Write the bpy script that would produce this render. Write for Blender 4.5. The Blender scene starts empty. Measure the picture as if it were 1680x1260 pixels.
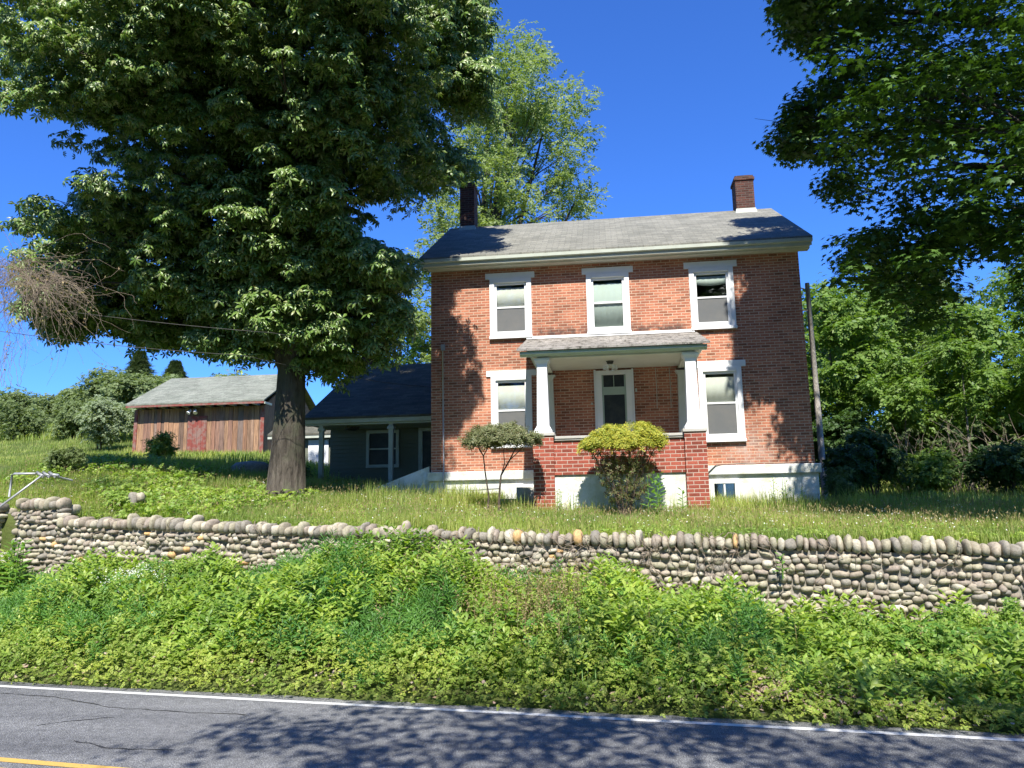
import bpy, math, random
import numpy as np
from mathutils import Matrix, Vector
random.seed(7); rng = np.random.default_rng(11)
sc = bpy.context.scene
COL = sc.collection
PI = math.pi
# ------------------------------------------------------------ camera
F, CX, CY, CAMZ = 1250., 840., 630., 1.6
yaw, pitch, roll = math.radians(7.06), math.radians(9.4), math.radians(1.01)
fwd = np.array([-math.sin(yaw)*math.cos(pitch), math.cos(yaw)*math.cos(pitch), math.sin(pitch)])
r0 = np.array([math.cos(yaw), math.sin(yaw), 0.]); u0 = np.cross(r0, fwd)
right = math.cos(roll)*r0 - math.sin(roll)*u0
up = math.sin(roll)*r0 + math.cos(roll)*u0
CAM = np.array([0, 0, CAMZ])
cam = bpy.data.cameras.new('camera'); co = bpy.data.objects.new('camera', cam); COL.objects.link(co)
cam.sensor_width = 36; cam.lens = F/1680*36; cam.clip_end = 2000; cam.clip_start = .05
co.matrix_world = Matrix(((right[0], up[0], -fwd[0], 0), (right[1], up[1], -fwd[1], 0), (right[2], up[2], -fwd[2], CAMZ), (0, 0, 0, 1)))
sc.camera = co
def at(x, y, Y):
    d = fwd*F+right*(x-CX)-up*(y-CY); return CAM+d*(Y/d[1])
def proj(P):
    v = np.asarray(P)-CAM; z = v@fwd; z = np.where(z < .1, .1, z)
    return np.stack([CX+F*(v@right)/z, CY-F*(v@up)/z], -1)
# ------------------------------------------------------------ light
EL, AZ = math.radians(52), math.radians(4)
sd = Vector((math.cos(EL)*math.sin(AZ), -math.cos(EL)*math.cos(AZ), math.sin(EL)))
w = bpy.data.worlds.new('World'); sc.world = w; w.use_nodes = True
nt = w.node_tree; bg = nt.nodes['Background']
sky = nt.nodes.new('ShaderNodeTexSky'); sky.sky_type = 'NISHITA'; sky.sun_disc = False
sky.sun_elevation = EL; sky.sun_rotation = PI-AZ; sky.air_density = 1.0; sky.dust_density = .15; sky.ozone_density = 3.2; sky.altitude = 300
hs = nt.nodes.new('ShaderNodeVectorMath'); hs.operation = 'MULTIPLY'; hs.inputs[1].default_value = (.47, .94, 1.82)
nt.links.new(sky.outputs[0], hs.inputs[0]); nt.links.new(hs.outputs[0], bg.inputs[0]); bg.inputs[1].default_value = .078
sl = bpy.data.lights.new('sun', 'SUN'); sl.energy = 5.0; sl.angle = math.radians(.5); sl.color = (1, .955, .88)
so = bpy.data.objects.new('sun', sl); COL.objects.link(so); so.rotation_euler = (-sd).to_track_quat('-Z', 'Y').to_euler()
sc.view_settings.view_transform = 'Standard'; sc.view_settings.look = 'None'; sc.view_settings.gamma = 1
sc.view_settings.exposure = .88
sc.render.engine = 'CYCLES'
cy = sc.cycles; cy.max_bounces = 6; cy.diffuse_bounces = 2; cy.glossy_bounces = 3; cy.transmission_bounces = 4; cy.transparent_max_bounces = 8
cy.use_denoising = True
# ------------------------------------------------------------ node helpers
def newmat(name):
    m = bpy.data.materials.new(name); m.use_nodes = True
    return m, m.node_tree, m.node_tree.nodes['Principled BSDF']
class NT:
    def __init__(s, t): s.t = t
    def n(s, typ, ins=None, **kw):
        nd = s.t.nodes.new(typ)
        for k, v in kw.items(): setattr(nd, k, v)
        for k, v in (ins or {}).items():
            if isinstance(v, bpy.types.NodeSocket): s.t.links.new(v, nd.inputs[k])
            else: nd.inputs[k].default_value = v
        return nd
    def l(s, a, b): s.t.links.new(a, b)
    def noise(s, scale, detail=4, rough=.6, vec=None, dist=0):
        ins = {'Scale': scale, 'Detail': detail, 'Roughness': rough, 'Distortion': dist}
        if vec is not None: ins['Vector'] = vec
        return s.n('ShaderNodeTexNoise', ins).outputs[0]
    def ramp(s, fac, stops):
        r = s.n('ShaderNodeValToRGB', {0: fac}); e = r.color_ramp.elements
        while len(e) < len(stops): e.new(.5)
        for i, (p, c) in enumerate(stops): e[i].position = p; e[i].color = (c if len(c) == 4 else (*c, 1))
        return r.outputs[0]
    def mix(s, fac, a, b, mode='MIX'):
        m = s.n('ShaderNodeMix', data_type='RGBA', blend_type=mode)
        for sock, v in ((m.inputs[0], fac), (m.inputs[6], a), (m.inputs[7], b)):
            if isinstance(v, bpy.types.NodeSocket): s.l(v, sock)
            else: sock.default_value = (v if not isinstance(v, tuple) or len(v) == 4 else (*v, 1))
        return m.outputs[2]
    def math(s, op, a, b=0., clamp=False):
        m = s.n('ShaderNodeMath', operation=op, use_clamp=clamp)
        for i, v in enumerate((a, b)):
            if isinstance(v, bpy.types.NodeSocket): s.l(v, m.inputs[i])
            else: m.inputs[i].default_value = v
        return m.outputs[0]
    def wpos(s): return s.n('ShaderNodeNewGeometry').outputs['Position']
    def bump(s, h, strength, dist, p):
        b = s.n('ShaderNodeBump', {'Height': h, 'Strength': strength, 'Distance': dist}); s.l(b.outputs[0], p.inputs['Normal'])
def leafmat(name, cols, trans=.35, rough=.5, spec=.35, big=0.0):
    m, t, p = newmat(name); N = NT(t)
    g = N.n('ShaderNodeNewGeometry')
    st = [(i/(max(1, len(cols)-1)), c) for i, c in enumerate(cols)]
    c = N.ramp(g.outputs['Random Per Island'], st)
    if big:
        nz = N.noise(big, 2, .5, g.outputs['Position'])
        c = N.mix(1.0, c, N.ramp(nz, [(.3, (.6, .72, .6)), (.7, (1.3, 1.2, 1.0))]), 'MULTIPLY')
    N.l(c, p.inputs['Base Color']); p.inputs['Roughness'].default_value = rough; p.inputs['Specular IOR Level'].default_value = spec
    tr = N.n('ShaderNodeBsdfTranslucent'); N.l(N.mix(1., c, (1.5, 1.6, .5), 'MULTIPLY'), tr.inputs[0])
    mx = N.n('ShaderNodeMixShader', {0: trans}); N.l(p.outputs[0], mx.inputs[1]); N.l(tr.outputs[0], mx.inputs[2])
    N.l(mx.outputs[0], t.nodes['Material Output'].inputs[0]); return m
def paint(name, col, rough=.5, dirt=.12, dscale=3., bump=.0, dcol=(.25, .22, .18)):
    m, t, p = newmat(name); N = NT(t); pos = N.wpos()
    a = N.noise(dscale, 6, .65, pos); b = N.noise(dscale*9, 4, .6, pos)
    f = N.math('MULTIPLY', N.ramp(a, [(.42, (0, 0, 0)), (.75 if dirt < .5 else .6, (1, 1, 1))]), dirt)
    c = N.mix(f, col, dcol); c = N.mix(N.math('MULTIPLY', b, dirt*.6), c, tuple(x*.7 for x in col))
    N.l(c, p.inputs['Base Color']); p.inputs['Roughness'].default_value = rough; p.inputs['Specular IOR Level'].default_value = .3
    if bump: N.bump(b, bump, .01, p)
    return m
def brickmat(name, c1, c2, mortar, bw=.215, rh=.0685, ms=.0085, stain=True, offx=0., offz=0.):
    m, t, p = newmat(name); N = NT(t); pos = N.wpos()
    sp = N.n('ShaderNodeSeparateXYZ', {0: pos})
    wob = N.noise(1.3, 2, .5, pos)
    u = N.math('ADD', N.math('ADD', sp.outputs[0], sp.outputs[1]), offx)
    v = N.math('ADD', N.math('ADD', sp.outputs[2], N.math('MULTIPLY', wob, .012)), offz)
    jit = N.noise(9, 2, .5, pos)
    u = N.math('ADD', u, N.math('MULTIPLY', jit, .02))
    cv = N.n('ShaderNodeCombineXYZ', {0: u, 1: v}).outputs[0]
    br = N.n('ShaderNodeTexBrick', {'Vector': cv, 'Scale': 1., 'Color1': (0, 0, 0, 1), 'Color2': (1, 1, 1, 1), 'Mortar': (0, 0, 0, 1), 'Mortar Size': ms, 'Mortar Smooth': .3, 'Bias': 0., 'Brick Width': bw, 'Row Height': rh})
    bc = N.ramp(br.outputs['Color'], [(0, c1), (.3, tuple((a*.6+b*.4) for a, b in zip(c1, c2))), (.6, c2), (1, tuple(x*.5 for x in c1))])
    n1 = N.noise(.9, 5, .6, pos); n2 = N.noise(30, 3, .6, pos)
    bc = N.mix(1., bc, N.ramp(n2, [(.25, (.72, .7, .7)), (.75, (1.25, 1.22, 1.2))]), 'MULTIPLY')
    mc = N.mix(n2, mortar, tuple(x*.7 for x in mortar))
    c = N.mix(br.outputs['Fac'], bc, mc)
    if stain:
        c = N.mix(1., c, N.ramp(n1, [(.3, (.7, .67, .66)), (.7, (1.16, 1.1, 1.06))]), 'MULTIPLY')
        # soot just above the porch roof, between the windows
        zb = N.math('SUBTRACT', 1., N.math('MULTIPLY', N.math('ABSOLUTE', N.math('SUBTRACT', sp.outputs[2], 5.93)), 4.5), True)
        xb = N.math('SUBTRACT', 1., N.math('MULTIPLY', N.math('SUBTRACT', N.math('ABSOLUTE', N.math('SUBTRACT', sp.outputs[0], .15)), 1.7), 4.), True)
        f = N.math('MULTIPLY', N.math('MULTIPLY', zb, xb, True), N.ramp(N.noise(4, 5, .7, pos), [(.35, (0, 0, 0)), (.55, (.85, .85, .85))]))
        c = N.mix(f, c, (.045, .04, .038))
        # lime bloom near the lower right window
        d = N.n('ShaderNodeVectorMath', {0: pos, 1: (3.3, 18.5, 2.85)}, operation='DISTANCE').outputs['Value']
        f = N.math('MULTIPLY', N.math('SUBTRACT', 1., N.math('MULTIPLY', d, 1.3), True), N.ramp(N.noise(6, 5, .7, pos), [(.4, (0, 0, 0)), (.6, (.6, .6, .6))]))
        c = N.mix(f, c, (.5, .45, .4))
    N.l(c, p.inputs['Base Color']); p.inputs['Roughness'].default_value = .85; p.inputs['Specular IOR Level'].default_value = .2
    h = N.math('ADD', N.math('MULTIPLY', br.outputs['Fac'], -1.), N.math('MULTIPLY', n2, .5)); N.bump(h, .7, .008, p)
    return m
def shinglemat(name, c1, c2, row=.125, wd=.3, moss=0., gran=1.0):
    m, t, p = newmat(name); N = NT(t); pos = N.wpos()
    sp = N.n('ShaderNodeSeparateXYZ', {0: pos}); cv = N.n('ShaderNodeCombineXYZ', {0: sp.outputs[0], 1: sp.outputs[1]}).outputs[0]
    br = N.n('ShaderNodeTexBrick', {'Vector': cv, 'Scale': 1., 'Color1': (0, 0, 0, 1), 'Color2': (1, 1, 1, 1), 'Mortar': (.5, .5, .5, 1), 'Mortar Size': .006, 'Mortar Smooth': .4, 'Bias': 0., 'Brick Width': wd, 'Row Height': row})
    c = N.mix(br.outputs['Color'], c1, c2); n1 = N.noise(1.1, 6, .65, pos); n2 = N.noise(60, 2, .5, pos); n3 = N.noise(7, 4, .7, pos)
    c = N.mix(N.math('MULTIPLY', br.outputs['Fac'], .5), c, tuple(x*.3 for x in c1))
    c = N.mix(1., c, N.ramp(n2, [(.3, (.7, .7, .7)), (.7, (1.3, 1.3, 1.3))]), 'MULTIPLY')
    c = N.mix(1., c, N.ramp(n1, [(.3, (.8, .8, .8)), (.7, (1.15, 1.15, 1.15))]), 'MULTIPLY')
    if moss: c = N.mix(N.ramp(n3, [(.5, (0, 0, 0)), (.62, (moss, moss, moss))]), c, (.05, .045, .035))
    N.l(c, p.inputs['Base Color']); p.inputs['Roughness'].default_value = .9; p.inputs['Specular IOR Level'].default_value = .2
    h = N.math('ADD', N.math('MULTIPLY', br.outputs['Fac'], -1.), N.math('ADD', N.math('MULTIPLY', br.outputs['Color'], .5), N.math('MULTIPLY', n2, .4))); N.bump(h, .8, .01, p)
    return m
def woodmat(name, cols, sc_=1.):
    m, t, p = newmat(name); N = NT(t); g = N.n('ShaderNodeNewGeometry')
    mp = N.n('ShaderNodeMapping', {'Vector': g.outputs['Position'], 'Scale': (22*sc_, 22*sc_, 1.4*sc_)}); n = N.noise(1., 5, .7, mp.outputs[0], .4)
    c = N.ramp(g.outputs['Random Per Island'], [(i/(len(cols)-1), c) for i, c in enumerate(cols)])
    c = N.mix(1., c, N.ramp(n, [(.3, (.35, .33, .33)), (.68, (1.5, 1.45, 1.4))]), 'MULTIPLY')
    N.l(c, p.inputs['Base Color']); p.inputs['Roughness'].default_value = .9; N.bump(n, .6, .01, p); return m
def barkmat(name, a, b, s=5., moss=None):
    m, t, p = newmat(name); N = NT(t); pos = N.wpos()
    mp = N.n('ShaderNodeMapping', {'Vector': pos, 'Scale': (s*2.2, s*2.2, s*.45)}); n = N.noise(1., 7, .7, mp.outputs[0], .8)
    c = N.ramp(n, [(.35, a), (.62, b)]); n2 = N.noise(2., 5, .6, pos)
    if moss: c = N.mix(N.ramp(n2, [(.48, (0, 0, 0)), (.62, (.7, .7, .7))]), c, moss)
    N.l(c, p.inputs['Base Color']); p.inputs['Roughness'].default_value = .95; p.inputs['Specular IOR Level'].default_value = .15; N.bump(n, 1., .05, p); return m
def glassmat(name):
    m, t, p = newmat(name); N = NT(t)
    tr = N.n('ShaderNodeBsdfTransparent', {0: (.94, .95, .94, 1)}); gl = N.n('ShaderNodeBsdfGlossy', {0: (.9, .95, 1, 1), 1: .04})
    n = N.noise(1.5, 2, .5, N.wpos()); b = N.n('ShaderNodeBump', {'Height': n, 'Strength': .1, 'Distance': .02}); N.l(b.outputs[0], gl.inputs['Normal'])
    mx = N.n('ShaderNodeMixShader', {0: .07, 1: tr.outputs[0], 2: gl.outputs[0]}); N.l(mx.outputs[0], t.nodes['Material Output'].inputs[0]); return m
# ------------------------------------------------------------ materials
M = {}
M['brick'] = brickmat('old red brick', (.52, .225, .135), (.42, .165, .1), (.68, .53, .4))
M['pier'] = brickmat('porch brick', (.37, .1, .065), (.3, .075, .05), (.56, .42, .34), bw=.23, rh=.083, ms=.009, stain=False, offz=.01)
M['dark_brick'] = brickmat('chimney brick', (.13, .05, .035), (.07, .035, .03), (.14, .12, .1), stain=False)
M['white'] = paint('white paint', (.8, .81, .8), .45, .1, 2.5)
M['cream'] = paint('pale soffit paint', (.68, .68, .6), .5, .22, 2.)
M['sage'] = paint('sage green trim paint', (.38, .48, .4), .45, .2, 3.)
M['dull'] = paint('weathered pale trim paint', (.5, .54, .46), .6, .3, 4.)
M['stucco'] = paint('whitewashed foundation', (.78, .78, .74), .9, .6, 2.6, 1., (.4, .4, .22))
M['concrete'] = paint('grey concrete', (.48, .46, .41), .9, .4, 4., .5)
M['shingle'] = shinglemat('grey roof shingles', (.17, .17, .145), (.24, .235, .2))
M['shingle_old'] = shinglemat('mossy porch shingles', (.24, .225, .2), (.33, .31, .28), .11, .28, moss=.95)
M['shingle_blue'] = shinglemat('dark slate shingles', (.085, .085, .065), (.135, .13, .1), .13, .3)
M['shingle_barn'] = shinglemat('pale green grey shingles', (.17, .185, .145), (.25, .26, .21), .13, .4, moss=.3)
M['siding'] = paint('dark grey green clapboard', (.16, .175, .125), .6, .3, 3.)
M['barn'] = woodmat('weathered barn boards', [(.17, .09, .055), (.36, .21, .12), (.12, .08, .06), (.42, .25, .14), (.17, .13, .11), (.28, .14, .085)])
M['barn_red'] = paint('barn red paint', (.24, .06, .045), .8, .7, 4.)
M['glass'] = glassmat('window glass')
M['screen'] = paint('grey insect screen', (.12, .125, .125), .6, .25, 2.)
M['shade'] = paint('pale window shade', (.58, .6, .53), .8, .15, 3.)
M['curtain'] = paint('mint curtain', (.46, .54, .49), .8, .1, 3.)
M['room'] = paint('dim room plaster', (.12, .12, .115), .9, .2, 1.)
M['black'] = paint('dark door paint', (.02, .026, .026), .4, .2, 3.)
M['metal'] = paint('galvanised metal', (.42, .43, .43), .45, .3, 6.)
M['metal'].node_tree.nodes['Principled BSDF'].inputs['Metallic'].default_value = .4
M['iron'] = paint('dark iron', (.05, .05, .048), .5, .3, 6.)
M['bark'] = barkmat('furrowed bark', (.028, .024, .019), (.11, .095, .075), 5., (.09, .095, .06))
M['bark_pale'] = barkmat('pale bark', (.1, .09, .07), (.3, .27, .22), 6.)
M['bark_thin'] = barkmat('shrub stem bark', (.05, .04, .03), (.14, .11, .08), 20.)
M['vine'] = barkmat('dry vine', (.2, .16, .12), (.42, .34, .26), 12.)
M['pole'] = barkmat('weathered pole wood', (.34, .31, .26), (.58, .54, .48), 10.)
M['chestnut'] = leafmat('chestnut leaves', [(.06, .13, .02), (.11, .2, .035), (.17, .27, .055), (.24, .32, .09), (.1, .18, .03), (.33, .36, .15)], .18, .38, .5)
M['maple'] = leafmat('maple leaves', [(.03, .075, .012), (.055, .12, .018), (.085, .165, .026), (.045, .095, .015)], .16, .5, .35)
M['silver'] = leafmat('silver maple leaves', [(.16, .24, .07), (.22, .29, .09), (.27, .33, .13), (.18, .25, .09)], .35, .5, .3)
M['wood_a'] = leafmat('bright woodland leaves', [(.1, .19, .035), (.15, .25, .045), (.19, .28, .06), (.09, .16, .035)], .35, .5, .3)
M['wood_b'] = leafmat('deep woodland leaves', [(.035, .075, .02), (.055, .11, .03), (.08, .14, .035)], .3, .5, .3)
M['hedge'] = leafmat('grey green hedgerow leaves', [(.12, .17, .06), (.16, .21, .08), (.2, .25, .11), (.1, .14, .05)], .3, .6, .2)
M['willow'] = leafmat('pale willow leaves', [(.22, .28, .16), (.28, .33, .2), (.18, .24, .12)], .3, .6, .2)
M['fir'] = leafmat('spruce needles', [(.05, .08, .03), (.08, .12, .04), (.11, .15, .05)], .1, .7, .2)
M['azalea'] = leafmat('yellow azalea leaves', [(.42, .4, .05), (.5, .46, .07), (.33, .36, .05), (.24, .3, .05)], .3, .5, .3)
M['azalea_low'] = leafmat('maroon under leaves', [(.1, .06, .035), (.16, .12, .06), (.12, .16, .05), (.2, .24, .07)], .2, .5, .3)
M['rhodo'] = leafmat('dull green shrub leaves', [(.11, .14, .05), (.17, .19, .08), (.22, .21, .1), (.09, .12, .04)], .2, .45, .45)
M['grass'] = leafmat('tall lawn grass', [(.18, .27, .06), (.27, .36, .1), (.37, .43, .15), (.47, .48, .22), (.23, .32, .07)], .4, .6, .2, .5)
M['weed'] = leafmat('bank weeds', [(.15, .25, .045), (.22, .34, .06), (.29, .42, .09), (.38, .46, .12), (.17, .27, .05)], .38, .45, .4, 1.1)
M['weed_y'] = leafmat('yellow green low weeds', [(.24, .33, .06), (.33, .4, .09), (.2, .3, .05), (.42, .43, .14)], .38, .5, .3, 1.6)
M['weed_b'] = leafmat('blue green weeds', [(.07, .18, .04), (.11, .25, .055), (.15, .29, .07)], .35, .45, .4, 1.)
M['broad'] = leafmat('broad weed leaves', [(.12, .25, .04), (.17, .31, .06), (.14, .28, .045)], .35, .4, .4)
M['straw'] = leafmat('dry seed heads', [(.3, .23, .13), (.4, .32, .18), (.22, .2, .08), (.34, .22, .13)], .3, .7, .1)
M['litter'] = leafmat('dead leaf litter', [(.3, .2, .14), (.42, .32, .25), (.2, .13, .09), (.5, .42, .36)], .1, .8, .1)
M['petal'] = leafmat('white petals', [(.8, .8, .78), (.75, .76, .7)], .2, .6, .2)
M['petal_y'] = leafmat('yellow petals', [(.8, .6, .04), (.75, .5, .03)], .2, .6, .2)
def mk_stone():
    m, t, p = newmat('field stones'); N = NT(t); g = N.n('ShaderNodeNewGeometry')
    cs = [(.26, .235, .19), (.34, .31, .255), (.23, .2, .17), (.31, .27, .23), (.38, .355, .3), (.29, .27, .21), (.25, .215, .19), (.41, .38, .325), (.3, .28, .22), (.22, .205, .185), (.46, .3, .15)]
    c = N.ramp(g.outputs['Random Per Island'], [(i/len(cs)*1.0, c) for i, c in enumerate(cs)]); 
    for e in [x for x in t.nodes if x.bl_idname == 'ShaderNodeValToRGB']: e.color_ramp.interpolation = 'CONSTANT'; e.color_ramp.elements[-1].position = .982
    n = N.noise(26, 6, .7, g.outputs['Position']); n2 = N.noise(5, 4, .6, g.outputs['Position'])
    c = N.mix(1., c, N.ramp(n, [(.28, (.72, .71, .67)), (.72, (1.6, 1.56, 1.48))]), 'MULTIPLY')
    c = N.mix(1., c, N.ramp(n2, [(.3, (.8, .8, .78)), (.7, (1.15, 1.15, 1.1))]), 'MULTIPLY')
    N.l(c, p.inputs['Base Color']); p.inputs['Roughness'].default_value = .9; p.inputs['Specular IOR Level'].default_value = .25; N.bump(n, .5, .012, p); return m
M['stone'] = mk_stone()
M['mortar'] = paint('old mortar', (.33, .3, .25), .95, .6, 7., 1., (.1, .09, .07))
def mk_ground():
    m, t, p = newmat('soil and turf'); N = NT(t); pos = N.wpos()
    a = N.noise(.8, 6, .6, pos); b = N.noise(11, 6, .7, pos)
    c = N.mix(N.ramp(a, [(.4, (0, 0, 0)), (.6, (1, 1, 1))]), (.07, .1, .022), (.1, .12, .035)); c = N.mix(N.ramp(b, [(.5, (0, 0, 0)), (.7, (.6, .6, .6))]), c, (.09, .07, .04))
    N.l(c, p.inputs['Base Color']); p.inputs['Roughness'].default_value = 1.; p.inputs['Specular IOR Level'].default_value = .1; N.bump(b, .8, .05, p); return m
M['ground'] = mk_ground()
def mk_asphalt():
    m, t, p = newmat('asphalt'); N = NT(t); pos = N.wpos()
    n = N.noise(85, 4, .8, pos); n1 = N.noise(14, 3, .6, pos)
    mp = N.n('ShaderNodeMapping', {'Vector': pos, 'Rotation': (0, 0, .14), 'Scale': (.12, 1.3, 1)}); n2 = N.noise(1., 4, .6, mp.outputs[0])
    vo = N.n('ShaderNodeTexVoronoi', {'Vector': pos, 'Scale': 95.}).outputs['Distance']
    c = N.ramp(n, [(.38, (.03, .031, .035)), (.5, (.11, .113, .12)), (.6, (.28, .285, .285)), (.68, (.6, .6, .59))])
    c = N.mix(1., c, N.ramp(n2, [(.3, (.75, .75, .76)), (.7, (1.5, 1.48, 1.42))]), 'MULTIPLY')
    c = N.mix(1., c, N.ramp(n1, [(.3, (.75, .75, .75)), (.7, (1.25, 1.25, 1.25))]), 'MULTIPLY')
    N.l(c, p.inputs['Base Color']); p.inputs['Roughness'].default_value = .8; p.inputs['Specular IOR Level'].default_value = .35; N.bump(N.math('ADD', n, vo), .8, .006, p); return m
M['asphalt'] = mk_asphalt()
def mk_line(name, col):
    m, t, p = newmat(name); N = NT(t); pos = N.wpos(); n = N.noise(60, 5, .7, pos); n2 = N.noise(3, 4, .6, pos)
    f = N.ramp(N.math('ADD', N.math('MULTIPLY', n, .7), N.math('MULTIPLY', n2, .3)), [(.36, (1, 1, 1)), (.46, (0, 0, 0))])
    N.l(N.mix(f, col, (.12, .12, .12)), p.inputs['Base Color']); p.inputs['Roughness'].default_value = .6; return m
M['line_w'] = mk_line('white road paint', (.6, .6, .58)); M['line_y'] = mk_line('yellow road paint', (.55, .35, .08))
M['crack'] = paint('tar filled crack', (.022, .022, .024), .6, .2, 8.)
# ------------------------------------------------------------ object helpers
def tag(o, label=None, cat=None, group=None, kind=None):
    for k, v in (('label', label), ('category', cat), ('group', group), ('kind', kind)):
        if v: o[k] = v
    return o
def thing(name, label, cat, loc=(0, 0, 0), group=None):
    o = bpy.data.objects.new(name, None); COL.objects.link(o); o.location = loc; o.empty_display_size = .2
    return tag(o, label, cat, group)
def link(name, me, mat, parent):
    o = bpy.data.objects.new(name, me); COL.objects.link(o)
    if mat: me.materials.append(mat)
    if parent is not None:
        o.parent = parent
        P = Vector((0, 0, 0)); q = parent
        while q is not None: P += q.location; q = q.parent
        o.location = -P      # meshes are written in world coordinates
    return o
class MB:
    def __init__(s): s.v = []; s.f = []
    def add(s, vs, fs):
        o = len(s.v); s.v += [tuple(map(float, x)) for x in vs]; s.f += [tuple(i+o for i in f) for f in fs]; return s
    def box(s, x0, x1, y0, y1, z0, z1):
        return s.add([(x0, y0, z0), (x1, y0, z0), (x1, y1, z0), (x0, y1, z0), (x0, y0, z1), (x1, y0, z1), (x1, y1, z1), (x0, y1, z1)],
                     [(3, 2, 1, 0), (4, 5, 6, 7), (0, 1, 5, 4), (1, 2, 6, 5), (2, 3, 7, 6), (3, 0, 4, 7)])
    def frust(s, cx, cy, z0, z1, a0, b0, a1, b1):
        return s.add([(cx-a0, cy-b0, z0), (cx+a0, cy-b0, z0), (cx+a0, cy+b0, z0), (cx-a0, cy+b0, z0), (cx-a1, cy-b1, z1), (cx+a1, cy-b1, z1), (cx+a1, cy+b1, z1), (cx-a1, cy+b1, z1)],
                     [(3, 2, 1, 0), (4, 5, 6, 7), (0, 1, 5, 4), (1, 2, 6, 5), (2, 3, 7, 6), (3, 0, 4, 7)])
    def exX(s, poly, x0, x1):   # polygon in (y,z) extruded along x
        n = len(poly); vs = [(x0, y, z) for y, z in poly]+[(x1, y, z) for y, z in poly]
        return s.add(vs, [tuple(range(n)), tuple(range(2*n-1, n-1, -1))]+[(i, i+n, (i+1) % n+n, (i+1) % n) for i in range(n)])
    def exY(s, poly, y0, y1):
        n = len(poly); vs = [(x, y0, z) for x, z in poly]+[(x, y1, z) for x, z in poly]
        return s.add(vs, [tuple(range(n-1, -1, -1)), tuple(range(n, 2*n))]+[(i, (i+1) % n, (i+1) % n+n, i+n) for i in range(n)])
    def tube(s, pts, rad, n=8, cap=True):
        pts = [Vector(p) for p in pts]
        if not hasattr(rad, '__len__'): rad = [rad]*len(pts)
        o = len(s.v); ref = Vector((.3, .1, 1)) if abs((pts[-1]-pts[0]).normalized().z) < .9 else Vector((1, .2, 0))
        for i, p in enumerate(pts):
            t = (pts[min(i+1, len(pts)-1)]-pts[max(i-1, 0)]).normalized()
            a = t.cross(ref).normalized(); b = t.cross(a)
            for k in range(n):
                q = p+(a*math.cos(2*PI*k/n)+b*math.sin(2*PI*k/n))*rad[i]; s.v.append(tuple(q))
        for i in range(len(pts)-1):
            for k in range(n):
                k2 = (k+1) % n; s.f.append((o+i*n+k, o+i*n+k2, o+(i+1)*n+k2, o+(i+1)*n+k))
        if cap: s.f.append(tuple(o+k for k in range(n))); s.f.append(tuple(o+(len(pts)-1)*n+k for k in range(n-1, -1, -1)))
        return s
    def build(s, name, mat, parent=None, smooth=False, bevel=0):
        me = bpy.data.meshes.new(name); me.from_pydata(s.v, [], s.f); me.update()
        if smooth: me.polygons.foreach_set('use_smooth', [True]*len(me.polygons))
        o = link(name, me, mat, parent)
        if bevel:
            b = o.modifiers.new('bevel', 'BEVEL'); b.width = bevel; b.segments = 2; b.limit_method = 'ANGLE'
        return o
def npmesh(name, V, Fc, mat, parent=None, smooth=False):
    me = bpy.data.meshes.new(name); V = np.ascontiguousarray(V, dtype=np.float32); Fc = np.ascontiguousarray(Fc, dtype=np.int32)
    k = Fc.shape[1]; me.vertices.add(len(V)); me.vertices.foreach_set('co', V.ravel())
    me.loops.add(Fc.size); me.loops.foreach_set('vertex_index', Fc.ravel())
    me.polygons.add(len(Fc)); me.polygons.foreach_set('loop_start', np.arange(0, Fc.size, k, dtype=np.int32))
    me.update(calc_edges=True)
    if smooth: me.polygons.foreach_set('use_smooth', np.ones(len(Fc), dtype=bool))
    return link(name, me, mat, parent)
def norm(a): return a/(np.linalg.norm(a, axis=-1, keepdims=True)+1e-9)
def scatter(tv, tf, P, N, S, T=None):
    """template (tv,tf) at points P, z axis along N, x axis towards T (or random), scaled by S"""
    n = len(P); N = norm(N); T = rng.normal(size=(n, 3)) if T is None else T
    T = norm(T-(T*N).sum(1, keepdims=True)*N); B = np.cross(N, T); S = np.broadcast_to(np.asarray(S, float).reshape(-1, 1, 1), (n, 1, 1)) if np.ndim(S) else np.full((n, 1, 1), float(S))
    V = P[:, None]+S*(tv[None, :, 0:1]*T[:, None]+tv[None, :, 1:2]*B[:, None]+tv[None, :, 2:3]*N[:, None])
    Fc = (tf[None]+(np.arange(n)*len(tv))[:, None, None]).reshape(-1, tf.shape[1])
    return V.reshape(-1, 3), Fc
def join(parts):
    Vs, Fs, o = [], [], 0
    for V, Fc in parts: Vs.append(V); Fs.append(Fc+o); o += len(V)
    return np.concatenate(Vs), np.concatenate(Fs)
# leaf templates ---------------------------------------------------------
def leaf4(l=1., wd=.4, fold=.06, droop=.15, tip=.62):
    v = np.array([(0, 0, 0), (l*tip, wd/2, -fold-droop*.4), (l*tip*.9, 0, 0), (l*tip, -wd/2, -fold-droop*.4), (l, 0, -droop)], float)
    return v, np.array([(0, 2, 1), (0, 3, 2), (2, 4, 1), (2, 3, 4)])
def diamond(l=1., wd=.55):
    v = np.array([(0, 0, 0), (l*.45, wd/2, .05), (l, 0, -.12), (l*.45, -wd/2, .05)], float); return v, np.array([(0, 1, 2), (0, 2, 3)])
def palmate(k=7):
    V, Fs = [], []
    for i in range(k):
        a = (i-(k-1)/2)*(2*PI*.82/(k-1)); L = 1.-.1*abs(i-(k-1)/2); v, f = leaf4(L, .36*L, .03, .42)
        ca, sa = math.cos(a), math.sin(a); v2 = v.copy(); v2[:, 0] = v[:, 0]*ca-v[:, 1]*sa; v2[:, 1] = v[:, 0]*sa+v[:, 1]*ca
        Fs.append(f+len(V)*5); V.append(v2)
    return np.concatenate(V), np.concatenate(Fs)
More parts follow.
